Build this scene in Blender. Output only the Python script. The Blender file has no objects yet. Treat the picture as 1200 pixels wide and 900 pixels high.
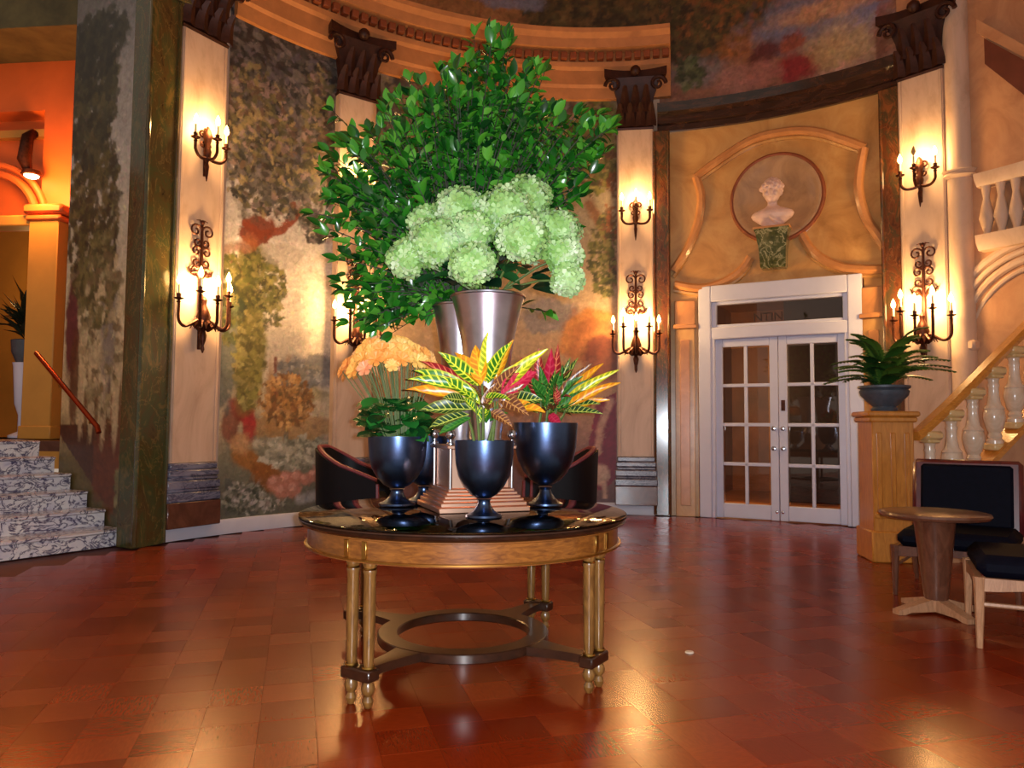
import bpy, math, random
import numpy as np
from mathutils import Vector, Matrix

random.seed(11)
rng = np.random.default_rng(5)
scene = bpy.context.scene
COL = scene.collection
PI = math.pi

# ------------------------------------------------------------------ camera
F_PX = 875.0
CAM_Z = 1.2
PITCH = math.atan(50.0 / F_PX)
ROLL = 0.007
_F = Vector((0, math.cos(PITCH), math.sin(PITCH)))
_U0 = Vector((0, -math.sin(PITCH), math.cos(PITCH)))
_R0 = Vector((1, 0, 0))
_R = _R0 * math.cos(ROLL) + _U0 * math.sin(ROLL)
_U = _U0 * math.cos(ROLL) - _R0 * math.sin(ROLL)
cam_data = bpy.data.cameras.new('camera')
cam_data.sensor_width = 36.0
cam_data.lens = F_PX / 1200.0 * 36.0
cam_data.clip_start = 0.05
cam_data.clip_end = 100
cam = bpy.data.objects.new('camera', cam_data)
COL.objects.link(cam)
cam.matrix_world = Matrix(((_R.x, _U.x, -_F.x, 0), (_R.y, _U.y, -_F.y, 0), (_R.z, _U.z, -_F.z, CAM_Z), (0, 0, 0, 1)))
scene.camera = cam

# ------------------------------------------------------------------ world, exposure, flash
scene.view_settings.view_transform = 'Standard'
scene.view_settings.look = 'None'
scene.view_settings.gamma = 1.0
scene.view_settings.use_curve_mapping = False
scene.view_settings.exposure = 0.12
scene.cycles.use_denoising = True
scene.cycles.max_bounces = 8
scene.cycles.sample_clamp_indirect = 4.0
world = bpy.data.worlds.new('evening_hall')
world.use_nodes = True
world.node_tree.nodes['Background'].inputs[0].default_value = (1.0, 0.80, 0.64, 1)
world.node_tree.nodes['Background'].inputs[1].default_value = 0.40
scene.world = world

def point_light(name, loc, power, color, radius):
    d = bpy.data.lights.new(name, 'POINT')
    d.energy = power
    d.color = color
    d.shadow_soft_size = radius
    o = bpy.data.objects.new(name, d)
    COL.objects.link(o)
    o.location = loc
    return o

# the camera's own flash, a hand's breadth from the lens
point_light('camera_flash', (0.05, 0.0, CAM_Z + 0.02), 640, (0.86, 0.92, 1.0), 0.02)

# ------------------------------------------------------------------ room plan
CX, CY, RAD = 1.0, 5.3, 5.15           # the rotunda's circle on the floor

def ray(px, py):
    u = (px - 600.0) / F_PX
    v = (450.0 - py) / F_PX
    return _F + _R * u + _U * v

def at(px, py, depth):
    """point of the place seen at that spot of the photograph, at a depth Y in metres"""
    d = ray(px, py)
    k = depth / d.y
    return Vector((d.x * k, depth, CAM_Z + d.z * k))

def wall_hit(px, py, rad=RAD):
    d = ray(px, py)
    a = d.x * d.x + d.y * d.y
    b = -2 * (d.x * CX + d.y * CY)
    c = CX * CX + CY * CY - rad * rad
    k = (-b + math.sqrt(max(0, b * b - 4 * a * c))) / (2 * a)
    x, y = d.x * k, d.y * k
    return math.atan2(x - CX, y - CY), CAM_Z + d.z * k

def phi_at(px, py=450):
    return wall_hit(px, py)[0]

def z_at(px, py):
    return wall_hit(px, py)[1]

def wp(phi, z, r=RAD):
    return Vector((CX + r * math.sin(phi), CY + r * math.cos(phi), z))

# ------------------------------------------------------------------ mesh helpers
def s2l(c):
    return tuple((x / 12.92 if x <= 0.04045 else ((x + 0.055) / 1.055) ** 2.4) for x in (v / 255.0 for v in c))

class MB:
    def __init__(self):
        self.v = []
        self.f = []
        self.uv = []

    def add(self, verts, faces, M=None, uv=None):
        o = len(self.v)
        if M is not None:
            verts = [M @ Vector(p) for p in verts]
        self.v.extend([tuple(p) for p in verts])
        self.f.extend([tuple(i + o for i in f) for f in faces])
        if uv is not None:
            self.uv.extend(uv)
        return self

    def box(self, c, s, rz=0.0, M=None, bevel=0.0):
        x, y, z = s[0] / 2, s[1] / 2, s[2] / 2
        if bevel > 0:
            b = min(bevel, x * .9, y * .9, z * .9)
            pts = []
            rings = [(x - b, y - b, -z), (x, y, -z + b), (x, y, z - b), (x - b, y - b, z)]
            vs = []
            for (a, d, h) in rings:
                e = b if a == x else 0
                if e:
                    vs += [(-a, -d + e, h), (-a + e, -d, h), (a - e, -d, h), (a, -d + e, h), (a, d - e, h), (a - e, d, h), (-a + e, d, h), (-a, d - e, h)]
                else:
                    vs += [(-a, -d, h), (-a, -d, h), (a, -d, h), (a, -d, h), (a, d, h), (a, d, h), (-a, d, h), (-a, d, h)]
            vs2 = []
            idx = {}
            remap = []
            for p in vs:
                if p not in idx:
                    idx[p] = len(vs2)
                    vs2.append(p)
                remap.append(idx[p])
            fs = []
            for k in range(3):
                for i in range(8):
                    q = [k * 8 + i, k * 8 + (i + 1) % 8, (k + 1) * 8 + (i + 1) % 8, (k + 1) * 8 + i]
                    q = [remap[j] for j in q]
                    u = []
                    for j in q:
                        if j not in u:
                            u.append(j)
                    if len(u) >= 3:
                        fs.append(tuple(u))
            bot = []
            top = []
            for i in range(8):
                if remap[i] not in bot:
                    bot.append(remap[i])
                if remap[24 + i] not in top:
                    top.append(remap[24 + i])
            fs.append(tuple(reversed(bot)))
            fs.append(tuple(top))
            T = Matrix.Translation(Vector(c)) @ Matrix.Rotation(rz, 4, 'Z')
            if M is not None:
                T = M @ T
            return self.add(vs2, fs, T)
        vs = [(-x, -y, -z), (x, -y, -z), (x, y, -z), (-x, y, -z), (-x, -y, z), (x, -y, z), (x, y, z), (-x, y, z)]
        fs = [(0, 3, 2, 1), (4, 5, 6, 7), (0, 1, 5, 4), (1, 2, 6, 5), (2, 3, 7, 6), (3, 0, 4, 7)]
        T = Matrix.Translation(Vector(c)) @ Matrix.Rotation(rz, 4, 'Z')
        if M is not None:
            T = M @ T
        return self.add(vs, fs, T)

    def lathe(self, prof, seg=24, c=(0, 0, 0), M=None, a0=0.0, cap=True, sx=1.0, sy=1.0):
        vs, fs = [], []
        n = len(prof)
        for (r, z) in prof:
            for i in range(seg):
                a = a0 + 2 * PI * i / seg
                vs.append((r * math.cos(a) * sx, r * math.sin(a) * sy, z))
        for k in range(n - 1):
            for i in range(seg):
                j = (i + 1) % seg
                fs.append((k * seg + i, k * seg + j, (k + 1) * seg + j, (k + 1) * seg + i))
        if cap:
            fs.append(tuple(reversed(range(seg))))
            fs.append(tuple((n - 1) * seg + i for i in range(seg)))
        T = Matrix.Translation(Vector(c))
        if M is not None:
            T = M @ T
        return self.add(vs, fs, T)

    def tube(self, path, rad, seg=6, M=None, cap=True, closed=False):
        P = [Vector(p) for p in path]
        n = len(P)
        if not isinstance(rad, (list, tuple)):
            rad = [rad] * n
        vs, fs = [], []
        nrm = None
        for i in range(n):
            if closed:
                t = P[(i + 1) % n] - P[i - 1]
            else:
                t = P[min(i + 1, n - 1)] - P[max(i - 1, 0)]
            if t.length < 1e-9:
                t = Vector((0, 0, 1))
            t.normalize()
            if nrm is None:
                nrm = t.orthogonal().normalized()
            nrm = (nrm - t * nrm.dot(t))
            if nrm.length < 1e-6:
                nrm = t.orthogonal()
            nrm.normalize()
            b = t.cross(nrm)
            for k in range(seg):
                a = 2 * PI * k / seg
                vs.append(P[i] + (nrm * math.cos(a) + b * math.sin(a)) * rad[i])
        m = n if closed else n - 1
        for i in range(m):
            j = (i + 1) % n
            for k in range(seg):
                l = (k + 1) % seg
                fs.append((i * seg + k, i * seg + l, j * seg + l, j * seg + k))
        if cap and not closed:
            fs.append(tuple(reversed(range(seg))))
            fs.append(tuple((n - 1) * seg + k for k in range(seg)))
        return self.add(vs, fs, M)

    def ball(self, c, r, seg=12, rings=8, M=None, s=(1, 1, 1)):
        prof = []
        for i in range(rings + 1):
            a = -PI / 2 + PI * i / rings
            prof.append((max(r * math.cos(a), r * 0.02), r * math.sin(a)))
        T = Matrix.Translation(Vector(c)) @ Matrix.Diagonal((s[0], s[1], s[2], 1))
        if M is not None:
            T = M @ T
        return self.lathe(prof, seg, (0, 0, 0), T)

    def prism(self, poly, y0, y1, M=None):
        """outline in X,Z extruded along Y"""
        n = len(poly)
        vs = [(x, y0, z) for x, z in poly] + [(x, y1, z) for x, z in poly]
        fs = [tuple(range(n)), tuple(reversed(range(n, 2 * n)))]
        for i in range(n):
            j = (i + 1) % n
            fs.append((j, i, n + i, n + j))
        return self.add(vs, fs, M)

    def arc(self, prof, p0, p1, n=24, closed=True, r=RAD):
        """sweep a profile of (inward offset, z) round the rotunda's wall"""
        vs, fs = [], []
        m = len(prof)
        for i in range(n + 1):
            p = p0 + (p1 - p0) * i / n
            for (d, z) in prof:
                vs.append(tuple(wp(p, z, r - d)))
        for i in range(n):
            for k in range(m if closed else m - 1):
                l = (k + 1) % m
                fs.append((i * m + k, i * m + l, (i + 1) * m + l, (i + 1) * m + k))
        if closed:
            fs.append(tuple(reversed(range(m))))
            fs.append(tuple(n * m + k for k in range(m)))
        return self.add(vs, fs)

    def build(self, name, mat, parent=None, world=False, smooth=True, angle=38):
        me = bpy.data.meshes.new(name)
        v = self.v
        if world and parent is not None:
            I = parent.matrix_basis.inverted()
            v = [tuple(I @ Vector(p)) for p in v]
        me.from_pydata(v, [], self.f)
        if self.uv and len(self.uv) == len(self.v):
            lay = me.uv_layers.new(name='UVMap')
            li = np.zeros(len(me.loops), dtype=np.int32)
            me.loops.foreach_get('vertex_index', li)
            lay.data.foreach_set('uv', np.array(self.uv, dtype=np.float32)[li].ravel())
        me.update()
        if smooth:
            me.polygons.foreach_set('use_smooth', [True] * len(me.polygons))
            me.set_sharp_from_angle(angle=math.radians(angle))
        o = bpy.data.objects.new(name, me)
        if mat is not None:
            me.materials.append(mat)
        COL.objects.link(o)
        if parent is not None:
            o.parent = parent
        return o

def thing(name, label, cat, loc=(0, 0, 0), rz=0.0, group=None):
    o = bpy.data.objects.new(name, None)
    COL.objects.link(o)
    o.empty_display_size = 0.1
    o.location = loc
    o.rotation_euler = (0, 0, rz)
    o.matrix_basis = Matrix.Translation(Vector(loc)) @ Matrix.Rotation(rz, 4, 'Z')
    return tag(o, label, cat, group)

def tag(o, label, cat=None, group=None):
    o['label'] = label
    if cat:
        o['category'] = cat
    if group:
        o['group'] = group
    return o

def struct(o, label=None):
    o['kind'] = 'structure'
    if label:
        o['label'] = label
    return o

def sroot(name, label=None, loc=(0, 0, 0), rz=0.0):
    o = bpy.data.objects.new(name, None)
    COL.objects.link(o)
    o.matrix_basis = Matrix.Translation(Vector(loc)) @ Matrix.Rotation(rz, 4, 'Z')
    return struct(o, label)

def inst(me, name, parent, M, world=True):
    o = bpy.data.objects.new(name, me)
    COL.objects.link(o)
    o.parent = parent
    o.matrix_basis = (parent.matrix_basis.inverted() @ M) if world else M
    return o

def copy_tree(root, loc, rz, label=None, group=None):
    r = root.copy()
    COL.objects.link(r)
    r.matrix_basis = Matrix.Translation(Vector(loc)) @ Matrix.Rotation(rz, 4, 'Z')
    if label:
        r['label'] = label
    if group:
        r['group'] = group
    for ch in list(root.children):
        c = ch.copy()
        COL.objects.link(c)
        c.parent = r
        for g in list(ch.children):
            d = g.copy()
            COL.objects.link(d)
            d.parent = c
    return r

def frame(origin, yaxis, zhint):
    """matrix with Y along yaxis and Z close to zhint"""
    y = Vector(yaxis).normalized()
    z = Vector(zhint)
    z = z - y * z.dot(y)
    if z.length < 1e-5:
        z = y.orthogonal()
    z.normalize()
    x = y.cross(z)
    o = Vector(origin)
    return Matrix(((x.x, y.x, z.x, o.x), (x.y, y.y, z.y, o.y), (x.z, y.z, z.z, o.z), (0, 0, 0, 1)))

# ------------------------------------------------------------------ materials
class NT:
    def __init__(self, name):
        self.m = bpy.data.materials.new(name)
        self.m.use_nodes = True
        self.t = self.m.node_tree
        self.b = self.t.nodes['Principled BSDF']

    def n(self, typ, **kw):
        nd = self.t.nodes.new(typ)
        for k, v in kw.items():
            setattr(nd, k, v)
        return nd

    def link(self, a, b):
        self.t.links.new(a, b)

    def math(self, op, a, b=None, clamp=False):
        nd = self.n('ShaderNodeMath', operation=op, use_clamp=clamp)
        for i, x in enumerate((a, b)):
            if x is None:
                continue
            if isinstance(x, (int, float)):
                nd.inputs[i].default_value = x
            else:
                self.link(x, nd.inputs[i])
        return nd.outputs[0]

    def mix(self, fac, a, b):
        nd = self.n('ShaderNodeMix', data_type='RGBA')
        for i, x in ((0, fac), (6, a), (7, b)):
            if isinstance(x, (int, float)):
                nd.inputs[i].default_value = x
            elif isinstance(x, tuple):
                nd.inputs[i].default_value = (x[0], x[1], x[2], 1)
            else:
                self.link(x, nd.inputs[i])
        return nd.outputs[2]

    def noise(self, scale, detail=4, rough=0.55, dist=0.0, vec=None):
        nd = self.n('ShaderNodeTexNoise')
        nd.inputs['Scale'].default_value = scale
        nd.inputs['Detail'].default_value = detail
        nd.inputs['Roughness'].default_value = rough
        nd.inputs['Distortion'].default_value = dist
        if vec is not None:
            self.link(vec, nd.inputs['Vector'])
        return nd.outputs[0]

    def ramp(self, fac, stops, interp='LINEAR'):
        nd = self.n('ShaderNodeValToRGB')
        cr = nd.color_ramp
        cr.interpolation = interp
        while len(cr.elements) < len(stops):
            cr.elements.new(0.5)
        for e, (p, c) in zip(cr.elements, stops):
            e.position = p
            e.color = (c[0], c[1], c[2], 1) if isinstance(c, tuple) else (c, c, c, 1)
        self.link(fac, nd.inputs[0])
        return nd.outputs[0]

    def coord(self, which='Object', scale=None):
        tc = self.n('ShaderNodeTexCoord')
        out = tc.outputs[which]
        if scale is not None:
            mp = self.n('ShaderNodeMapping')
            mp.inputs['Scale'].default_value = scale
            self.link(out, mp.inputs['Vector'])
            out = mp.outputs[0]
        return out

    def base(self, x):
        if isinstance(x, tuple):
            self.b.inputs['Base Color'].default_value = (x[0], x[1], x[2], 1)
        else:
            self.link(x, self.b.inputs['Base Color'])

    def set(self, **kw):
        for k, v in kw.items():
            k = {'rough': 'Roughness', 'metal': 'Metallic', 'coat': 'Coat Weight', 'coat_rough': 'Coat Roughness', 'spec': 'Specular IOR Level', 'trans': 'Transmission Weight', 'ior': 'IOR', 'sheen': 'Sheen Weight', 'sub': 'Subsurface Weight', 'emit': 'Emission Strength'}[k]
            if isinstance(v, (int, float)):
                self.b.inputs[k].default_value = v
            else:
                self.link(v, self.b.inputs[k])
        return self

    def bump(self, h, strength=0.3, dist=0.01):
        nd = self.n('ShaderNodeBump')
        nd.inputs['Strength'].default_value = strength
        nd.inputs['Distance'].default_value = dist
        self.link(h, nd.inputs['Height'])
        self.link(nd.outputs[0], self.b.inputs['Normal'])

def plain(name, c, rough=0.5, metal=0.0, var=0.25, scale=9.0, bump=0.0, coat=0.0, spec=0.5, bscale=60):
    t = NT(name)
    c = s2l(c)
    f = t.noise(scale, 5, 0.6, 0.3, t.coord('Object'))
    lo = tuple(x * (1 - var) for x in c)
    hi = tuple(min(1, x * (1 + var)) for x in c)
    t.base(t.ramp(f, [(0.3, lo), (0.7, hi)]))
    t.set(rough=rough, metal=metal, coat=coat, spec=spec)
    if bump:
        t.bump(t.noise(bscale, 4, 0.6, 0, t.coord('Object')), bump, 0.005)
    return t.m

def marble(name, stops, scale=3.0, dist=2.5, rough=0.2, stretch=(1, 1, 1), veins=None, vscale=2.5, coat=0.3, vwidth=0.03):
    t = NT(name)
    co = t.coord('Object', stretch)
    f = t.noise(scale, 8, 0.62, dist, co)
    col = t.ramp(f, [(p, s2l(c)) for p, c in stops])
    if veins is not None:
        w = t.noise(vscale, 7, 0.6, 1.8, co)
        d = t.math('ABSOLUTE', t.math('SUBTRACT', w, 0.5))
        mask = t.ramp(d, [(0.0, 1.0), (vwidth, 0.65), (vwidth * 2.2, 0.0)])
        col = t.mix(mask, col, s2l(veins))
    t.base(col)
    t.set(rough=rough, coat=coat, coat_rough=0.1)
    return t.m

M = {}
M['cream_marble'] = marble('cream_marble', [(0.25, (176, 144, 118)), (0.5, (206, 176, 150)), (0.75, (216, 188, 165))], 2.2, 1.5, 0.45, (1, 1, 0.4), None, 1.2, 0.0, 0.008)
M['gold_marble'] = marble('gold_marble', [(0.25, (160, 112, 58)), (0.45, (190, 140, 80)), (0.6, (204, 158, 96)), (0.8, (182, 126, 74))], 1.6, 1.2, 0.28, (1, 1, 1), None, 0.9, 0.25, 0.006)
M['gold_mould'] = marble('gold_mould', [(0.3, (178, 120, 70)), (0.7, (206, 146, 92))], 3.5, 1.2, 0.3)
M['green_marble'] = marble('green_marble', [(0.25, (32, 30, 18)), (0.42, (74, 60, 30)), (0.55, (58, 66, 36)), (0.68, (104, 84, 42)), (0.82, (40, 34, 22))], 5.0, 1.0, 0.16, (1, 1, 0.5), (104, 86, 46), 4.0, 0.5, 0.006)
M['rust_marble'] = marble('rust_marble', [(0.28, (26, 20, 16)), (0.45, (92, 50, 26)), (0.55, (60, 54, 34)), (0.68, (124, 74, 40)), (0.85, (36, 26, 22))], 6.0, 1.0, 0.16, (1, 1, 0.5), (116, 72, 42), 4.0, 0.5, 0.006)
M['blue_marble'] = marble('blue_marble', [(0.25, (84, 86, 104)), (0.5, (112, 112, 130)), (0.75, (140, 138, 150))], 3.0, 1.5, 0.25, (1, 1, 2.5), (70, 72, 92), 3.0, 0.3, 0.02)
M['brown_marble'] = marble('brown_marble', [(0.3, (74, 44, 34)), (0.6, (104, 66, 50)), (0.8, (88, 52, 40))], 3.0, 1.5, 0.25)
M['dark_marble'] = marble('dark_marble', [(0.3, (24, 18, 17)), (0.5, (44, 30, 26)), (0.62, (62, 40, 32)), (0.8, (30, 22, 20))], 4.0, 1.0, 0.15, (1, 1, 3), None, 3, 0.4, 0.01)
M['step_marble'] = marble('step_marble', [(0.22, (150, 138, 172)), (0.4, (212, 206, 214)), (0.6, (232, 226, 222)), (0.8, (214, 198, 200))], 4.0, 0.8, 0.2, (1, 1, 1.6), (50, 38, 84), 4.5, 0.3, 0.022)
M['flash_tinted_white'] = plain('flash_tinted_white', (204, 208, 230), 0.35, var=0.04, scale=3)  # white paint with the flash's blue cast mixed into its colour
M['base_paint'] = plain('base_paint', (196, 194, 206), 0.4, var=0.06, scale=3)
M['bronze'] = plain('bronze', (70, 36, 24), 0.42, 0.75, 0.45, 30, 0.25)
M['capital'] = plain('capital', (58, 28, 18), 0.5, 0.35, 0.35, 14, 0.5, bscale=25)
M['cornice'] = plain('cornice', (186, 122, 70), 0.55, 0, 0.14, 5, 0.1)
M['cornice_dark'] = plain('cornice_dark', (130, 66, 34), 0.6, 0, 0.2, 6)
M['orange_wall'] = plain('orange_wall', (206, 98, 36), 0.6, 0, 0.1, 2)
M['yellow_wall'] = plain('yellow_wall', (190, 136, 54), 0.55, 0, 0.1, 2)
M['olive_wall'] = plain('olive_wall', (84, 74, 40), 0.7, 0, 0.4, 3)
M['pink_wall'] = marble('pink_wall', [(0.3, (168, 118, 84)), (0.6, (194, 146, 106)), (0.8, (178, 128, 92))], 2, 1.5, 0.35)
M['candle'] = plain('candle', (236, 214, 170), 0.5, 0, 0.05)
M['stone_bust'] = plain('stone_bust', (216, 186, 176), 0.45, 0, 0.12, 12)
M['niche'] = marble('niche', [(0.3, (150, 116, 84)), (0.6, (182, 144, 104)), (0.8, (164, 130, 98))], 2.5, 1.2, 0.18, coat=0.5)
M['verde_bracket'] = marble('verde_bracket', [(0.3, (40, 50, 26)), (0.5, (78, 84, 46)), (0.62, (120, 120, 84)), (0.8, (52, 58, 32))], 5, 2.5, 0.2, (1, 1, 1), (160, 158, 120), 3.5, 0.3, 0.015)
M['panel_red'] = plain('panel_red', (96, 48, 34), 0.5, 0, 0.2, 4)

def wood(name, c1, c2, rough=0.3, coat=0.4, scale=(1.5, 12, 1.5)):
    t = NT(name)
    co = t.coord('Object', scale)
    f = t.noise(4.0, 6, 0.6, 1.2, co)
    t.base(t.ramp(f, [(0.3, s2l(c1)), (0.7, s2l(c2))]))
    t.set(rough=rough, coat=coat, coat_rough=0.12)
    return t.m
M['table_wood'] = wood('table_wood', (96, 52, 16), (146, 88, 32), 0.28, 0.6, (3, 3, 12))
M['table_dark'] = wood('table_dark', (34, 18, 10), (58, 30, 16), 0.28, 0.25, (3, 3, 6))
M['table_leg'] = wood('table_leg', (82, 52, 22), (136, 94, 44), 0.3, 0.5, (10, 10, 2))
M['oak'] = wood('oak', (170, 104, 36), (204, 134, 54), 0.32, 0.4, (6, 6, 1.2))
M['rail_wood'] = wood('rail_wood', (176, 108, 34), (210, 140, 56), 0.38, 0.1, (2, 8, 8))
M['pale_wood'] = wood('pale_wood', (150, 104, 72), (190, 140, 102), 0.4, 0.2, (10, 10, 2))
M['walnut'] = wood('walnut', (78, 44, 30), (112, 68, 48), 0.28, 0.5, (6, 6, 2))
M['mahogany'] = wood('mahogany', (64, 20, 26), (98, 32, 34), 0.3, 0.5, (6, 6, 2))
M['brass'] = plain('brass', (186, 146, 74), 0.3, 1.0, 0.1, 20)
M['pewter'] = plain('pewter', (196, 190, 200), 0.3, 1.0, 0.2, 5, 0.05, bscale=30)
M['gunmetal'] = plain('gunmetal', (76, 94, 128), 0.3, 1.0, 0.25, 5, 0.05, bscale=30)
M['copper'] = plain('copper', (248, 196, 166), 0.36, 1.0, 0.1, 4)
M['steel'] = plain('steel', (196, 196, 204), 0.18, 1.0, 0.08, 9)
M['navy'] = plain('navy', (7, 8, 20), 0.7, 0, 0.2, 30, 0.15, spec=0.08)
M['black_leather'] = plain('black_leather', (10, 9, 15), 0.5, 0, 0.2, 30, 0.15, spec=0.25)
M['rose_piping'] = plain('rose_piping', (124, 56, 64), 0.45, 0, 0.15, 20)
M['soil'] = plain('soil', (40, 28, 20), 0.95, 0, 0.4, 40, 0.8)
M['stone_pot'] = plain('stone_pot', (74, 82, 92), 0.5, 0.2, 0.2, 15, 0.3)
M['baluster'] = marble('baluster', [(0.3, (196, 168, 138)), (0.6, (226, 204, 180)), (0.8, (214, 188, 160))], 4, 1.2, 0.22, coat=0.4)
M['baluster_cap'] = marble('baluster_cap', [(0.3, (196, 158, 96)), (0.6, (222, 190, 134)), (0.8, (206, 170, 108))], 4, 1.2, 0.3)
M['stem'] = plain('stem', (86, 104, 44), 0.5, 0, 0.3, 30)
M['bark'] = plain('bark', (38, 40, 22), 0.7, 0, 0.3, 40)
M['red_rail'] = plain('red_rail', (150, 54, 20), 0.22, 0.85, 0.15, 10)

def glass(name, tint=(1, 1, 1), rough=0.02, ior=1.5):
    """thin sheet glass: clear body with a Fresnel reflection"""
    t = NT(name)
    tb = t.n('ShaderNodeBsdfTransparent')
    tb.inputs[0].default_value = (*tint, 1)
    gb = t.n('ShaderNodeBsdfGlossy')
    gb.inputs['Roughness'].default_value = rough
    fr = t.n('ShaderNodeFresnel')
    fr.inputs['IOR'].default_value = ior
    mx = t.n('ShaderNodeMixShader')
    t.link(fr.outputs[0], mx.inputs[0])
    t.link(tb.outputs[0], mx.inputs[1])
    t.link(gb.outputs[0], mx.inputs[2])
    t.link(mx.outputs[0], t.t.nodes['Material Output'].inputs['Surface'])
    return t.m
M['door_glass'] = glass('door_glass', (0.72, 0.66, 0.64), 0.02, 1.7)
M['table_glass'] = glass('table_glass', (0.94, 0.97, 0.95), 0.01)

def emitter(name, c, strength):
    t = NT(name)
    c = s2l(c)
    t.base(c)
    t.b.inputs['Emission Color'].default_value = (c[0], c[1], c[2], 1)
    t.set(emit=strength)
    return t.m
M['bulb'] = emitter('bulb', (255, 206, 120), 14)
M['lamp_glow'] = emitter('lamp_glow', (255, 220, 170), 14)
M['bulb_off'] = plain('bulb_off', (190, 150, 100), 0.3)
# ------------------------------------------------------------------ painted canvases (murals)
def lattice_noise(X, Y, seed, scale, octaves=4):
    out = np.zeros_like(X)
    amp, tot = 1.0, 0.0
    for o in range(octaves):
        g = np.random.default_rng(seed + o * 17).random((128, 128))
        x, y = X * scale * 2 ** o, Y * scale * 2 ** o
        xi, yi = np.floor(x).astype(int), np.floor(y).astype(int)
        fx, fy = x - xi, y - yi
        fx, fy = fx * fx * (3 - 2 * fx), fy * fy * (3 - 2 * fy)
        a = g[xi % 128, yi % 128]
        b = g[(xi + 1) % 128, yi % 128]
        c = g[xi % 128, (yi + 1) % 128]
        d = g[(xi + 1) % 128, (yi + 1) % 128]
        out += amp * ((a * (1 - fx) + b * fx) * (1 - fy) + (c * (1 - fx) + d * fx) * fy)
        tot += amp
        amp *= 0.55
    return out / tot

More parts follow.
